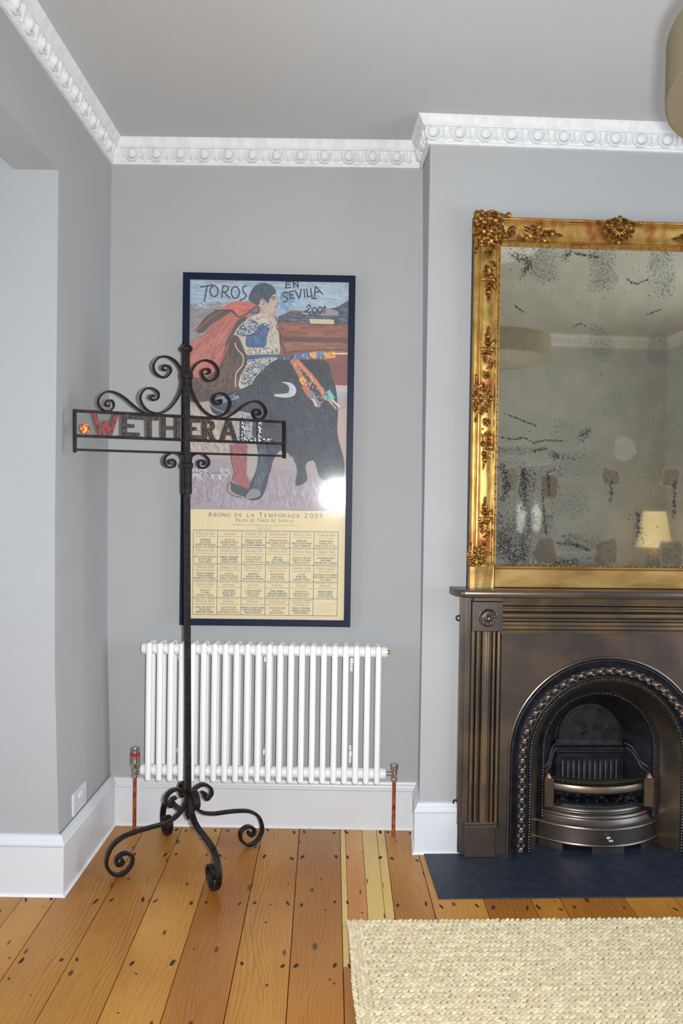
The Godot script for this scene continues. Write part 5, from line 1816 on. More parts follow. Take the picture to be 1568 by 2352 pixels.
func print_programme() -> void:
	# the lower third of the sheet in its own upright units (x 0..1275, y 1850..2739)
	var cream := srgb(228, 210, 164)
	art.fill_rect(Rect2i(0, 1382, AW, AH - 1382), cream)
	var navy := srgb(60, 74, 100)
	var grey := srgb(112, 106, 98)
	var brown := srgb(120, 92, 78)
	small_caps("Abono de la Temporada 2001", 34, 28, 622, 1908, srgb(76, 74, 76), 925)
	small_caps("Plaza de Toros de Sevilla", 25, 20, 622, 1946, srgb(84, 80, 80), 472)
	small_caps("Propiedad de la Real Maestranza de Caballeria de Sevilla", 15, 12, 622, 1978, srgb(150, 138, 116), 545)
	art.fill_rect(Rect2i(int(530 * 0.7467), int(1985 * 0.7467), int(176 * 0.7467), 2), srgb(170, 156, 128))
	small_caps("Empresa Pagés", 14, 11, 622, 2008, srgb(150, 138, 116), 114)
	var x0 := 47.0
	var y0 := 2018.0
	var cw := 195.2
	var ch := 137.4
	var px := func(v: float) -> int: return int(roundf(v * 0.7467))
	for k in 6: art.fill_rect(Rect2i(px.call(x0), px.call(y0 + ch * k) - 1, px.call(cw * 6), 3), navy)
	for k in 7: art.fill_rect(Rect2i(px.call(x0 + cw * k) - 1, px.call(y0), 3, px.call(ch * 5) + 2), navy)
	var cells := [
		"15 de abril|1|TORRESTRELLA|ESPARTACO|JOSÉ TOMÁS|JULIÁN LÓPEZ «EL JULI»", "20 de abril|2|*TORRESTRELLA|LUIS VILCHES|FERNÁNDEZ PINEDA|(MANO A MANO)", "21 de abril|3|LOS VENTORRILLOS|PEPE LUIS VÁZQUEZ|FERNANDO CEPEDA|LUIS VILCHES (ALTERNATIVA)", "22 de abril|4|!FERMIN BOHORQUEZ|FERMÍN BOHÓRQUEZ|PABLO HERMOSO DE MENDOZA|DIEGO VENTURA", "23 de abril|5|LOS EULOGIO|PEPÍN LIRIA|PEDRITO DE PORTUGAL|VICENTE BEJARANO", "24 de abril|6|EL PILAR|EUGENIO MORA|JUAN BAUTISTA|MANUEL JESÚS «EL CID»",
		"25 de abril|7|TORRESTRELLA|MANUEL DÍAZ «EL CORDOBÉS»|VÍCTOR PUERTO|DÁVILA MIURA", "26 de abril|8|ALCURRUCEN|MANUEL CABALLERO|RIVERA ORDÓÑEZ|EUGENIO DE MORA", "27 de abril|9|JOSE L. MARCA|JOSÉ ORTEGA CANO|ENRIQUE PONCE|JULIÁN LÓPEZ «EL JULI»", "28 de abril|10|J. NUÑEZ DEL CUVILLO|JOSELITO|JOSÉ TOMÁS|FDEZ. PINEDA (ALTERNATIVA)", "29 de abril|11|J. L. PEREDA LOPEZ|JESULÍN DE UBRIQUE|FINITO DE CÓRDOBA|MIGUEL ABELLÁN", "30 de abril|12|JUAN P. DOMECQ|JOSÉ ORTEGA CANO|JOSÉ TOMÁS|MORANTE DE LA PUEBLA",
		"1 de mayo|13|M. RUIZ A. SANZ|JESULÍN DE UBRIQUE|RIVERA ORDÓÑEZ|MORANTE DE LA PUEBLA", "2 de mayo|14|VICTORIANO DEL RIO|JOSELITO|FINITO DE CÓRDOBA|MANUEL CABALLERO", "3 de mayo|15|PARLADE|ESPARTACO|ENRIQUE PONCE|JULIÁN LÓPEZ «EL JULI»", "4 de mayo|16|GUARDIOLA|VÍCTOR PUERTO|DÁVILA MIURA|JAVIER CASTAÑO", "5 de mayo|17|CEBADA GAGO|EL TATO|PEPÍN LIRIA|JUAN JOSÉ PADILLA", "6 de mayo|18|!MURUBE|JAVIER BUENDÍA / ANTONIO DOMECQ|PABLO HERMOSO DE MENDOZA|LUIS DOMECQ",
		"6 de mayo|19|MIURA|ZOTOLUCO|EL FUNDI|JUAN JOSÉ PADILLA", "13 de mayo|20|*HNOS. SAMPEDRO|CÉSAR GIRÓN|MATÍAS TEJELA|JAVIER SOLÍS", "20 de mayo|21|*GUADAIRA|J. PEDRO SAAVEDRA|ENRIQUE PEÑA|IVÁN GARCÍA", "27 de mayo|22|*CONDESA PALLARES|ÁNGEL ROMERO|ABRAHAM BARRAGÁN|ANTONIO JOSÉ BLANCO", "30 de mayo|23|*TORREESTRELLA|RAFAEL ROCA|ALEJANDRO AMAYA|SALVADOR VEGA", "10 de junio|24|*VILLAMARTA|ANTONIO BAREA|ANTÓN CORTÉS|OCTAVIO CHACÓN",
		"14 de junio|25|GABRIEL ROJAS|SEBASTIÁN CASTELLA|LUIS VILCHES|FERNÁNDEZ PINEDA", "17 de junio|26|*SAN MIGUEL|JOSÉ LUIS OSUNA|SERGIO MARTÍNEZ|JUAN MIGUEL MONTOYA", "24 de junio|27|*CEBADA GAGO|FRANCISCO JAVIER CORPAS|ANTONIO FERNÁNDEZ|NUNO VELÁSQUEZ", "29 de septiembre|28|J. NUÑEZ DEL CUVILLO|JOSÉ ORTEGA CANO|ESPARTACO|ENRIQUE PONCE", "30 de septiembre|29|GAVIRA|FINITO DE CÓRDOBA|MANUEL CABALLERO|VÍCTOR PUERTO"]
	var days := ["Domingo", "Viernes", "Sábado", "Domingo", "Lunes", "Martes"]
	for k in cells.size():
		var f: PackedStringArray = cells[k].split("|")
		var cx := x0 + cw * (k % 6 + 0.5)
		var cy := y0 + ch * (k / 6)
		var col := navy if (k + k / 6) % 2 == 0 else brown
		var nov := f[2].begins_with("*")
		var rej := f[2].begins_with("!")
		var herd := f[2].trim_prefix("*").trim_prefix("!")
		print_text("%s %s    %sª de Abono" % [days[k % 6], f[0], f[1]], "Droid Serif", 8.5, cx, cy + 17, col, 0.82, 170)
		print_text("NOVILLADA" if nov else "CORRIDA DE REJONES" if rej else "CORRIDA DE TOROS", "Droid Sans", 13, cx, cy + 38, srgb(92, 90, 92), 0.95, 150)
		print_text("6 %s de %s, para" % ["novillos" if nov else "toros", herd], "Droid Serif", 9.5, cx, cy + 57, col, 0.8, 180)
		for j in 3: print_text(f[3 + j], "Droid Sans Bold", 14.5, cx, cy + 86 + 20 * j, col, 0.74, 186)
	var nx := x0 + cw * 5.5
	var ny := y0 + ch * 4
	for j in 5: print_text(["Todos los festejos darán comienzo", "a las 6:30 de la tarde,", "excepto la corrida de rejones", "del 6 de mayo, que comenzará", "a las 12 de la mañana"][j], "Droid Sans", 8.5, nx, ny + 44 + 17 * j, srgb(168, 152, 120), 0.9, 172)


# ---------------------------------------------------------------- column radiator

func build_radiator() -> void:
	var ra := thing("radiator", "white column radiator with copper pipes below the framed poster", "radiator", Transform3D(Basis.IDENTITY, Vector3(-0.818, 0.0, 0.0)))
	var white: Material = M.radiator_white
	var pitch := 0.0461
	var n := 22
	var prof := PackedVector2Array()
	for k in 6:
		var a := -PI / 2 + PI / 2 * k / 5.0
		prof.append(Vector2(cos(a) * 0.0125, 0.230 + 0.0125 + sin(a) * 0.0125))
	for k in 6:
		var a := PI / 2 * k / 5.0
		prof.append(Vector2(cos(a) * 0.0125, 0.818 - 0.0125 + sin(a) * 0.0125))
	var st := begin()
	lathe(st, prof, 18)
	var tube := done(st)
	# header of one section: a swollen link that joins front and back tube and its neighbours
	st = begin()
	for y in [0.786, 0.2665]:
		var x_axis := Transform3D(Basis(Vector3(0, 0, 1), -PI / 2), Vector3(0, y, 0.082))
		lathe(st, p2([0.0, -0.02305, 0.0215, -0.02305, 0.0235, -0.0215, 0.0245, -0.014, 0.0205, -0.011, 0.0195, 0.0, 0.0205, 0.011, 0.0245, 0.014, 0.0235, 0.0215, 0.0215, 0.02305, 0.0, 0.02305]), 20, x_axis)
		sweep(st, PackedVector3Array([Vector3(0, y + 0.002, 0.048), Vector3(0, y + 0.002, 0.118)]), circle(0.0115, 12, 1.0, 1.7), Vector3.UP)
		if y > 0.5:
			sweep(st, PackedVector3Array([Vector3(0, y + 0.016, 0.048), Vector3(0, y + 0.024, 0.062), Vector3(0, y + 0.024, 0.100), Vector3(0, y + 0.016, 0.116)]), circle(0.009, 8), Vector3.UP)
	var link := done(st)
	for k in n:
		part("front_column", tube, white, ra, Transform3D(Basis.IDENTITY, Vector3(k * pitch, 0.0, 0.1185)))
	for k in n:
		part("back_column", tube, white, ra, Transform3D(Basis.IDENTITY, Vector3(k * pitch, 0.0, 0.0465)))
	for k in n:
		part("header_link", link, white, ra, Transform3D(Basis.IDENTITY, Vector3(k * pitch, 0.0, 0.0)))
	# end bosses, bleed plug, wall brackets
	for q in [[-1.0, 0.786], [1.0, 0.786], [-1.0, 0.2665], [1.0, 0.2665]]:
		st = begin()
		var x: float = -0.023 if q[0] < 0 else (n - 1) * pitch + 0.023
		lathe(st, p2([0.0, 0.0, 0.024, 0.0, 0.024, 0.006, 0.0215, 0.008, 0.0215, 0.014, 0.017, 0.0165, 0.0, 0.0165]), 20, Transform3D(Basis(Vector3(0, 0, 1), -PI / 2 * q[0]), Vector3(x, q[1], 0.082)))
		part("end_plug", done(st), white, ra)
	st = begin()
	lathe(st, p2([0.0, 0.0, 0.009, 0.0, 0.009, 0.006, 0.005, 0.008, 0.005, 0.016, 0.0, 0.016]), 12, Transform3D(Basis(Vector3(0, 0, 1), -PI / 2), Vector3((n - 1) * pitch + 0.039, 0.786, 0.082)))
	part("bleed_valve", done(st), M.brass, ra)
	for x in [2.55 * pitch, 10.55 * pitch, 18.55 * pitch]:
		for y in [0.735, 0.335]:
			st = begin()
			box(st, Vector3(x - 0.006, y - 0.05, 0.002), Vector3(x + 0.006, y + 0.028, 0.012), 0.002)
			box(st, Vector3(x - 0.008, y - 0.004, 0.01), Vector3(x + 0.008, y + 0.010, 0.060), 0.002)
			box(st, Vector3(x - 0.007, y + 0.006, 0.052), Vector3(x + 0.007, y + 0.022, 0.070), 0.003)
			lathe(st, p2([0.006, 0.0, 0.006, 0.004, 0.0, 0.005]), 8, Transform3D(Basis(Vector3.RIGHT, PI / 2), Vector3(x, y + 0.013, 0.070)))
			part("bracket", done(st), white, ra)
	# thermostatic valve on the left
	var vx := -0.881 + 0.818
	st = begin()
	lathe(st, p2([0.0, 0.230, 0.0085, 0.230, 0.0135, 0.233, 0.0145, 0.240, 0.0135, 0.247, 0.0115, 0.249, 0.0115, 0.253, 0.0135, 0.258, 0.0135, 0.266, 0.0125, 0.276, 0.0155, 0.281, 0.0195, 0.286, 0.0205, 0.300, 0.0205, 0.316, 0.0195, 0.334, 0.0185, 0.336, 0.0, 0.336]), 20, Transform3D(Basis.IDENTITY, Vector3(vx, 0, 0.082)))
	lathe(st, p2([0.0, 0.0, 0.0065, 0.0, 0.0065, 0.008, 0.0105, 0.010, 0.0115, 0.016, 0.0105, 0.022, 0.007, 0.024, 0.007, 0.034, 0.0, 0.034]), 14, Transform3D(Basis(Vector3(0, 0, 1), -PI / 2), Vector3(vx + 0.008, 0.2665, 0.082)))
	var tv := part("thermostatic_valve", done(st), M.chrome, ra)
	tag(tv, "chrome thermostatic valve with a red ring")
	st = begin()
	lathe(st, p2([0.0195, 0.326, 0.0203, 0.328, 0.0203, 0.337, 0.0185, 0.339]), 20, Transform3D(Basis.IDENTITY, Vector3(vx, 0, 0.082)))
	part("red_ring", done(st), M.red_plastic, tv)
	st = begin()
	lathe(st, p2([0.0175, 0.337, 0.0180, 0.340, 0.0178, 0.360, 0.0165, 0.363, 0.0, 0.3635]), 20, Transform3D(Basis.IDENTITY, Vector3(vx, 0, 0.082)))
	part("valve_cap", done(st), M.chrome, tv)
	# lockshield valve on the right
	var wx := 0.2265 + 0.818
	st = begin()
	lathe(st, p2([0.0, 0.234, 0.0085, 0.234, 0.0125, 0.237, 0.0125, 0.247, 0.0105, 0.250, 0.0125, 0.254, 0.0125, 0.284, 0.0155, 0.286, 0.0165, 0.290, 0.0165, 0.306, 0.015, 0.309, 0.0, 0.310]), 20, Transform3D(Basis.IDENTITY, Vector3(wx, 0, 0.082)))
	lathe(st, p2([0.0, 0.0, 0.006, 0.0, 0.006, 0.006, 0.010, 0.009, 0.011, 0.015, 0.009, 0.020, 0.0065, 0.022, 0.0065, 0.036, 0.0, 0.036]), 14, Transform3D(Basis(Vector3(0, 0, 1), PI / 2), Vector3(wx - 0.008, 0.2665, 0.082)))
	part("lockshield_valve", done(st), M.chrome, ra)
	for x in [vx, wx]:
		st = begin()
		lathe(st, p2([0.0, -0.004, 0.0075, -0.004, 0.0075, 0.236, 0.0, 0.236]), 14, Transform3D(Basis.IDENTITY, Vector3(x, 0, 0.082)))
		lathe(st, p2([0.0075, 0.0, 0.010, 0.0, 0.010, 0.002, 0.0075, 0.004]), 14, Transform3D(Basis.IDENTITY, Vector3(x, 0, 0.082)))
		part("copper_pipe", done(st), M.copper_pipe, ra)


# ---------------------------------------------------------------- wrought-iron sign stand

func build_stand() -> void:
	# the post leans a little; its foot is at the origin of the stand
	var lean := Basis(Vector3(0, 0, 1), 0.0155)
	var sd := thing("sign_stand", "tall black wrought-iron stand with scrolled feet and a cut-out name board", "sign stand", Transform3D(Basis.IDENTITY, Vector3(-0.598, 0.0, 0.345)))
	var iron: Material = M.wrought_iron
	var turn := Basis(Vector3.UP, deg_to_rad(30.0))
	var up_xf := Transform3D(lean * turn, Vector3.ZERO)
	# post of square bar with a faceted finial and pointed foot
	var st := begin()
	var half := [[0.160, 0.0005], [0.182, 0.0105], [1.995, 0.0105], [2.006, 0.0185], [2.014, 0.0195], [2.040, 0.001]]
	var rings := []
	for q in half:
		var ring := PackedVector3Array()
		for k in 4:
			var a := PI / 4 + PI / 2 * k
			ring.append(Vector3(cos(a), 0, sin(a)) * float(q[1]) * 1.414 + Vector3(0, q[0], 0))
		rings.append(ring)
	for i in rings.size() - 1: loft(st, [rings[i], rings[i + 1]], true, PackedInt32Array([0, 1, 2, 3]))
	part("post", done(st), iron, sd, up_xf)
	for y in [1.895, 1.545]:
		st = begin()
		box(st, Vector3(-0.022, y, -0.015), Vector3(0.022, y + 0.022, 0.015), 0.003)
		part("collar", done(st), iron, sd, up_xf)
	# flat bars that clamp the post below the board
	st = begin()
	for s in [-1.0, 1.0]: box(st, Vector3(s * 0.0145 - 0.0035, 1.445, -0.010), Vector3(s * 0.0145 + 0.0035, 1.60, 0.010), 0.002)
	part("clamp_strap", done(st), iron, sd, up_xf)
	# scrolls
	var strip := rect(0.0062, 0.020, 0.0012)
	var big := [-0.082, 1.920, -0.095, 1.925, -0.091, 1.939, -0.068, 1.936, -0.064, 1.916, -0.087, 1.893, -0.120, 1.905, -0.131, 1.936, -0.112, 1.965, -0.079, 1.974, -0.047, 1.961, -0.023, 1.932, -0.016, 1.895, -0.021, 1.853, -0.042, 1.808, -0.074, 1.771, -0.112, 1.754, -0.153, 1.763, -0.176, 1.789, -0.181, 1.817, -0.163, 1.843, -0.137, 1.848, -0.114, 1.835, -0.113, 1.813, -0.130, 1.803, -0.143, 1.812, -0.138, 1.822, -0.129, 1.817]
	var ess := [-0.112, 1.7535, -0.159, 1.7515, -0.199, 1.772, -0.239, 1.804, -0.273, 1.822, -0.306, 1.824, -0.332, 1.804, -0.338, 1.777, -0.322, 1.756, -0.297, 1.753, -0.282, 1.770, -0.286, 1.790, -0.304, 1.791, -0.313, 1.778, -0.305, 1.770, -0.299, 1.775]
	var small := [-0.012, 1.555, -0.017, 1.588, -0.036, 1.602, -0.063, 1.603, -0.087, 1.585, -0.089, 1.562, -0.071, 1.548, -0.051, 1.552, -0.047, 1.570, -0.060, 1.579, -0.073, 1.570, -0.067, 1.560]
	for q in [big, ess, small]:
		for s in [1.0, -1.0]:
			var flat: Array = q.duplicate()
			if s < 0:
				for k in range(0, flat.size(), 2): flat[k] = -float(flat[k])
			st = begin()
			sweep(st, lift(curve(p2(flat), 5)), strip, Vector3(0, 0, 1))
			part("scroll", done(st), iron, sd, up_xf)
	# name board: three rails and two end bars
	for q in [[1.747, 0.005], [1.6565, 0.005], [1.6055, 0.0038]]:
		st = begin()
		var wide: float = 0.425 if q[0] > 1.65 else 0.421
		box(st, Vector3(-wide, q[0] - q[1], -0.008), Vector3(wide, q[0] + q[1], 0.008), 0.0015)
		part("rail", done(st), iron, sd, up_xf)
	for s in [-1.0, 1.0]:
		st = begin()
		box(st, Vector3(s * 0.4215 - 0.0055, 1.595, -0.009), Vector3(s * 0.4215 + 0.0055, 1.753, 0.009), 0.003)
		part("end_bar", done(st), iron, sd, up_xf)
	# letters cut from plate
	var y0 := 1.660
	var h := 0.083
	var t := 0.0165
	var W := [-0.361, -0.263]
	letter(sd, up_xf, "letter_red", [[-0.361, h, -0.344, h, -0.3225, 0, -0.336, 0], [-0.336, 0, -0.322, 0, -0.303, 0.056, -0.318, 0.056], [-0.318, 0.056, -0.304, 0.056, -0.2895, 0, -0.3035, 0], [-0.3035, 0, -0.289, 0, -0.262, h, -0.279, h]], y0)
	var e1 := -0.249
	letter(sd, up_xf, "letter_rust", [[e1, 0, e1 + t, 0, e1 + t, h, e1, h], [e1 + t, h - t, -0.184, h - t, -0.184, h, e1 + t, h], [e1 + t, 0.034, -0.205, 0.034, -0.205, 0.048, e1 + t, 0.048], [e1 + t, 0, -0.184, 0, -0.184, t, e1 + t, t]], y0)
	letter(sd, up_xf, "letter_rust", [[-0.180, h - t, -0.112, h - t, -0.112, h, -0.180, h], [-0.1545, 0, -0.1385, 0, -0.1385, h - t, -0.1545, h - t]], y0)
	letter(sd, up_xf, "letter_rust", [[-0.098, 0, -0.084, 0, -0.084, h, -0.098, h], [-0.042, 0, -0.026, 0, -0.026, h, -0.042, h], [-0.084, 0.033, -0.042, 0.033, -0.042, 0.047, -0.084, 0.047]], y0)
	var e2 := 0.004
	letter(sd, up_xf, "letter_rust", [[e2, 0, e2 + t, 0, e2 + t, h, e2, h], [e2 + t, h - t, 0.057, h - t, 0.057, h, e2 + t, h], [e2 + t, 0.034, 0.040, 0.034, 0.040, 0.048, e2 + t, 0.048], [e2 + t, 0, 0.057, 0, 0.057, t, e2 + t, t]], y0)
	var bowl := []
	for k in 9:
		var a := PI / 2 - PI * k / 8.0
		bowl.append_array([0.091 + cos(a) * 0.025, 0.0565 + sin(a) * 0.0245])
	for k in 9:
		var a := -PI / 2 + PI * k / 8.0
		bowl.append_array([0.091 + cos(a) * 0.0105, 0.0565 + sin(a) * 0.0105])
	letter(sd, up_xf, "letter_rust", [[0.066, 0, 0.082, 0, 0.082, h, 0.066, h], [0.082, h - 0.014, 0.091, h - 0.014, 0.091, h, 0.082, h], [0.082, 0.032, 0.091, 0.032, 0.091, 0.046, 0.082, 0.046], bowl, [0.086, 0.034, 0.101, 0.036, 0.120, 0, 0.103, 0]], y0)
	letter(sd, up_xf, "letter_rust", [[0.139, 0, 0.155, 0, 0.182, h, 0.167, h], [0.198, 0, 0.213, 0, 0.183, h, 0.170, h], [0.157, 0.022, 0.196, 0.022, 0.192, 0.036, 0.160, 0.036]], y0)
	letter(sd, up_xf, "letter_flaking", [[0.229, 0, 0.242, 0, 0.242, h, 0.229, h], [0.242, 0, 0.292, 0, 0.292, 0.015, 0.242, 0.015]], y0)
	letter(sd, up_xf, "letter_flaking", [[0.302, 0, 0.3155, 0, 0.3155, h, 0.302, h], [0.3155, 0, 0.366, 0, 0.366, 0.015, 0.3155, 0.015]], y0)
	st = begin()
	lathe(st, p2([0.0, 0.004, 0.017, 0.0035, 0.0185, 0.002, 0.0185, -0.004, 0.0, -0.004]), 24, Transform3D(Basis(Vector3.RIGHT, PI / 2), Vector3(-0.387, 1.683, 0.001)))
	part("disc", done(st), M.amber_reflector, sd, up_xf).set_meta("label", "round amber reflector disc")
	# four legs of flat bar, scrolled at the top and at the foot
	var leg := curve(p2([0.052, 0.262, 0.068, 0.255, 0.063, 0.243, 0.076, 0.231, 0.094, 0.250, 0.089, 0.274, 0.066, 0.291, 0.044, 0.291, 0.023, 0.279, 0.013, 0.256, 0.016, 0.230, 0.031, 0.203, 0.060, 0.180, 0.105, 0.167, 0.160, 0.163, 0.215, 0.157, 0.262, 0.146, 0.300, 0.119, 0.318, 0.076, 0.314, 0.042, 0.290, 0.014, 0.256, 0.0085, 0.226, 0.034, 0.222, 0.068, 0.250, 0.085, 0.278, 0.074, 0.282, 0.052, 0.268, 0.045, 0.257, 0.055, 0.262, 0.064]), 5)
	for k in 4:
		st = begin()
		sweep(st, lift(leg), rect(0.0105, 0.024, 0.002), Vector3(0, 0, 1))
		part("leg", done(st), iron, sd, Transform3D(Basis(Vector3.UP, deg_to_rad(31.0 + 90.0 * k)), Vector3.ZERO))
	st = begin()
	box(st, Vector3(-0.017, 0.195, -0.017), Vector3(0.017, 0.222, 0.017), 0.003)
	part("leg_collar", done(st), iron, sd, Transform3D(turn, Vector3.ZERO))


func letter(parent: Node3D, xf: Transform3D, material: String, strokes: Array, y0: float) -> void:
	var st := begin()
	var z := 0.0045
	for s in strokes:
		var poly := p2(s)
		plate(st, poly, -z, z, 0.0, xf.inverse() * xf * Transform3D(Basis.IDENTITY, Vector3(0, y0, 0)))
		z -= 0.0003
	part("letter", done(st), M[material], parent, xf)


# ---------------------------------------------------------------- braided rug, lamps, what the mirror shows, socket

func build_rug() -> void:
	var rg := thing("rug", "cream braided jute rug on the floorboards in front of the hearth", "rug", breast_frame(0.0, -0.321, 0.540))
	var lx := 2.16
	var lz := 1.50
	var st := begin()
	var pts := PackedVector2Array()
	var r := RandomNumberGenerator.new()
	r.seed = 12
	for k in 60: pts.append(Vector2(lx * k / 60.0, 0))
	for k in 40: pts.append(Vector2(lx, lz * k / 40.0))
	for k in 60: pts.append(Vector2(lx * (1 - k / 60.0), lz))
	for k in 40: pts.append(Vector2(0, lz * (1 - k / 40.0)))
	plate(st, pts, -0.007, -0.001, 0.0, Transform3D(Basis(Vector3.RIGHT, -PI / 2), Vector3.ZERO) * Transform3D(Basis.from_scale(Vector3(1, -1, 1)), Vector3(0, 0, 0.0085)))
	part("backing", done(st), M.jute_base, rg)
	# plaits: short slanting lumps, alternate rows leaning the other way
	st = begin()
	ball(st, Vector3.ZERO, Vector3(0.0135, 0.0052, 0.0066), 7, 5)
	var lump := done(st)
	var cols := [Color(0.65, 0.53, 0.32), Color(0.71, 0.60, 0.37), Color(0.58, 0.47, 0.28), Color(0.62, 0.49, 0.33), Color(0.67, 0.58, 0.38), Color(0.54, 0.45, 0.28)]
	var xs: Array[Transform3D] = []
	var cs: Array[Color] = []
	var border := 0.0465
	var rows := int((lz - 0.012) / 0.0125)
	for j in rows:
		var z := 0.007 + j * 0.0125
		var slant := 0.62 if j % 2 == 0 else -0.62
		var tone := r.randf_range(0.94, 1.05)
		var n := int((lx - 2 * border) / 0.0175)
		for i in n:
			var x := border + 0.008 + i * 0.0175 + (0.0088 if (j / 2) % 2 == 1 else 0.0) + r.randf_range(-0.0015, 0.0015)
			lump_at(xs, cs, cols, r, Vector3(x, 0.0105, z + r.randf_range(-0.001, 0.001)), slant, tone)
	for side in 2:
		for q in 4:
			var x0 := 0.007 + q * 0.0125
			var m := int(lz / 0.0165)
			for i in m:
				var x := x0 if side == 0 else lx - x0
				lump_at(xs, cs, cols, r, Vector3(x + r.randf_range(-0.0012, 0.0012) + (0.003 * sin(i * 0.21) if q == 0 else 0.0), 0.0105, 0.006 + i * 0.0165), PI / 2 + (0.55 if q % 2 == 0 else -0.55), 0.97)
	var mm := MultiMesh.new()
	mm.transform_format = MultiMesh.TRANSFORM_3D
	mm.use_colors = true
	mm.mesh = lump
	mm.instance_count = xs.size()
	for k in xs.size():
		mm.set_instance_transform(k, xs[k])
		mm.set_instance_color(k, cs[k])
	var o := MultiMeshInstance3D.new()
	o.name = "braid"
	o.multimesh = mm
	o.material_override = M.jute
	rg.add_child(o)
	tag(o, "", "", "", "stuff")


func lump_at(xs: Array[Transform3D], cs: Array[Color], cols: Array, r: RandomNumberGenerator, p: Vector3, slant: float, tone: float) -> void:
	var b := Basis(Vector3.UP, slant + r.randf_range(-0.12, 0.12)) * Basis(Vector3(0, 0, 1), r.randf_range(0.10, 0.30))
	xs.append(Transform3D(b.scaled_local(Vector3.ONE * r.randf_range(0.92, 1.1)), p + Vector3(0, r.randf_range(-0.0012, 0.0012), 0)))
	var c: Color = cols[r.randi() % cols.size()]
	cs.append(Color(c.r * tone, c.g * tone, c.b * tone))


func build_pendant() -> void:
	var at := Vector3(1.02, 2.293, 1.82)
	var pd := thing("pendant_lamp", "drum pendant lamp with a linen shade hanging from the ceiling at the upper right", "pendant lamp", Transform3D(Basis.IDENTITY, at))
	var r := 0.363
	var h := 0.128
	var st := begin()
	lathe(st, p2([r - 0.002, 0.0, r, 0.0, r, h, r - 0.002, h, r - 0.002, 0.0]), 64)
	part("shade", done(st), M.shade_linen, pd)
	st = begin()
	lathe(st, p2([0.0, 0.004, r - 0.02, 0.004, r - 0.003, 0.002, r - 0.003, 0.008, 0.0, 0.009]), 64)
	part("diffuser", done(st), M.shade_diffuser, pd)
	st = begin()
	for k in 3:
		var a := TAU * k / 3.0
		sweep(st, PackedVector3Array([Vector3(cos(a) * 0.02, h - 0.01, sin(a) * 0.02), Vector3(cos(a) * (r - 0.001), h - 0.004, sin(a) * (r - 0.001))]), circle(0.0025, 6), Vector3.UP)
	lathe(st, p2([0.0, h - 0.08, 0.022, h - 0.08, 0.022, h - 0.005, 0.012, h + 0.03, 0.0, h + 0.03]), 16)
	part("lamp_holder", done(st), M.plastic_white, pd)
	st = begin()
	lathe(st, p2([0.0, h + 0.02, 0.0035, h + 0.02, 0.0035, CEIL - at.y - 0.03, 0.0, CEIL - at.y - 0.03]), 8)
	part("flex", done(st), M.flex, pd)
	st = begin()
	lathe(st, p2([0.0, -0.075, 0.018, -0.072, 0.03, -0.055, 0.03, -0.04, 0.0, -0.03]), 16, Transform3D(Basis.IDENTITY, Vector3(0, 0.11, 0)))
	part("bulb", done(st), M.flex, pd)
	# plaster rose that the flex hangs from
	st = begin()
	lathe(st, p2([0.0, CEIL - 0.030, 0.03, CEIL - 0.030, 0.05, CEIL - 0.022, 0.09, CEIL - 0.018, 0.12, CEIL - 0.026, 0.16, CEIL - 0.024, 0.19, CEIL - 0.014, 0.23, CEIL - 0.018, 0.26, CEIL - 0.012, 0.28, CEIL + 0.001]), 48, Transform3D(Basis.IDENTITY, Vector3(at.x, 0, at.z)))
	for k in 12:
		var a := TAU * k / 12.0
		leaf(st, Transform3D(Basis(Vector3(cos(a), 0, sin(a)), Vector3(-sin(a), 0, cos(a)), Vector3(0, -1, 0)), Vector3(at.x + cos(a) * 0.09, CEIL - 0.018, at.z + sin(a) * 0.09)), 0.11, 0.045, 0.012)
	struct("trim_1_rose" if false else "trim_8", done(st), M.plaster_white, "plaster ceiling rose above the pendant lamp")


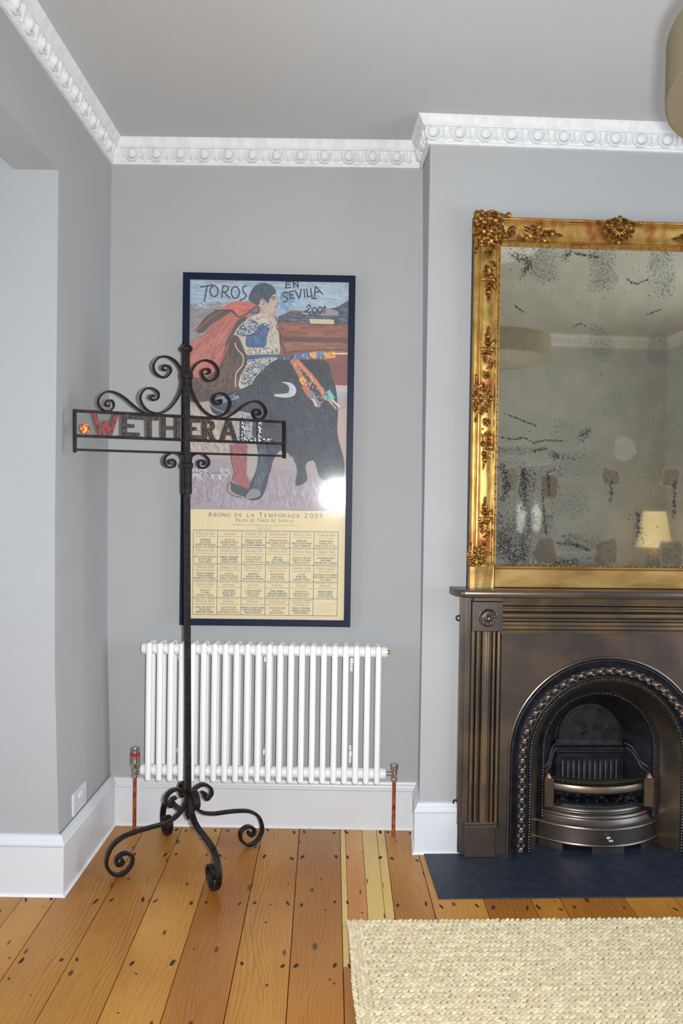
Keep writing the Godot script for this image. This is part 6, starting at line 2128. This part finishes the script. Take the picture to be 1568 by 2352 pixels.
func build_far_side() -> void:
	# a low cupboard and a lit table lamp against the opposite wall; both show only in the mirror
	var cb := thing("side_cabinet", "dark wooden cabinet against the wall opposite the fireplace, behind the viewer", "cabinet", Transform3D(Basis.IDENTITY, Vector3(2.86, 0.0, 3.86)))
	var st := begin()
	box(st, Vector3(-0.42, 0.08, -0.19), Vector3(0.42, 0.76, 0.19), 0.004)
	part("body", done(st), M.oak_dark, cb)
	st = begin()
	box(st, Vector3(-0.44, 0.76, -0.205), Vector3(0.44, 0.785, 0.205), 0.005)
	part("top", done(st), M.oak_dark, cb)
	for s in [-1.0, 1.0]:
		st = begin()
		box(st, Vector3(s * 0.205 - 0.195, 0.12, -0.202), Vector3(s * 0.205 + 0.195, 0.73, -0.188), 0.004)
		var dr := part("door", done(st), M.oak_dark, cb)
		st = begin()
		ball(st, Vector3(s * 0.03, 0.45, -0.212), Vector3(0.012, 0.012, 0.012))
		part("knob", done(st), M.brass, dr)
		for z in [-0.15, 0.15]:
			st = begin()
			box(st, Vector3(s * 0.37 - 0.02, 0.0, z - 0.02), Vector3(s * 0.37 + 0.02, 0.085, z + 0.02), 0.003)
			part("leg", done(st), M.oak_dark, cb)
	var tl := thing("table_lamp", "lit table lamp with a cream tapered shade, reflected in the mirror", "table lamp", Transform3D(Basis.IDENTITY, Vector3(3.10, 0.786, 3.80)))
	st = begin()
	lathe(st, p2([0.0, 0.0, 0.075, 0.0, 0.078, 0.008, 0.05, 0.02, 0.03, 0.05, 0.06, 0.12, 0.065, 0.17, 0.03, 0.24, 0.012, 0.26, 0.012, 0.34, 0.0, 0.34]), 24)
	part("base", done(st), M.ceramic, tl)
	st = begin()
	lathe(st, p2([0.150, 0.27, 0.152, 0.27, 0.098, 0.585, 0.096, 0.585, 0.150, 0.27]), 32)
	part("lamp_shade", done(st), M.lamp_shade_lit, tl)
	st = begin()
	ball(st, Vector3(0, 0.40, 0), Vector3(0.03, 0.04, 0.03))
	part("bulb", done(st), M.bulb_glow, tl)
	var li := OmniLight3D.new()
	li.name = "table_lamp_light"
	li.position = Vector3(0, 0.40, 0)
	li.light_energy = 0.006
	li.light_color = Color(1.0, 0.82, 0.58)
	li.light_size = 0.03
	li.omni_range = 12.0
	li.omni_attenuation = 2.0
	li.shadow_enabled = true
	tl.add_child(li)


func build_socket() -> void:
	var so := thing("wall_socket", "white double wall socket low on the left wall, above the baseboard", "wall socket", Transform3D(Basis(Vector3.UP, PI / 2), Vector3(-1.0135, 0.262, 0.408)))
	var st := begin()
	box(st, Vector3(-0.073, -0.043, -0.003), Vector3(0.073, 0.043, 0.008), 0.003)
	part("plate", done(st), M.plastic_white, so)
	for s in [-1.0, 1.0]:
		st = begin()
		box(st, Vector3(s * 0.012 - 0.006, 0.008, 0.006), Vector3(s * 0.012 + 0.006, 0.030, 0.0125), 0.002)
		part("switch", done(st), M.plastic_white, so)
		for q in [[0.0, 0.002, 0.008, 0.016], [-0.011, 0.003, -0.016, -0.012], [0.011, 0.003, -0.016, -0.012]]:
			st = begin()
			box(st, Vector3(s * 0.038 + q[0] - q[1], q[2], 0.0075), Vector3(s * 0.038 + q[0] + q[1], q[3], 0.0083))
			part("pin_hole", done(st), M.socket_slot, so)
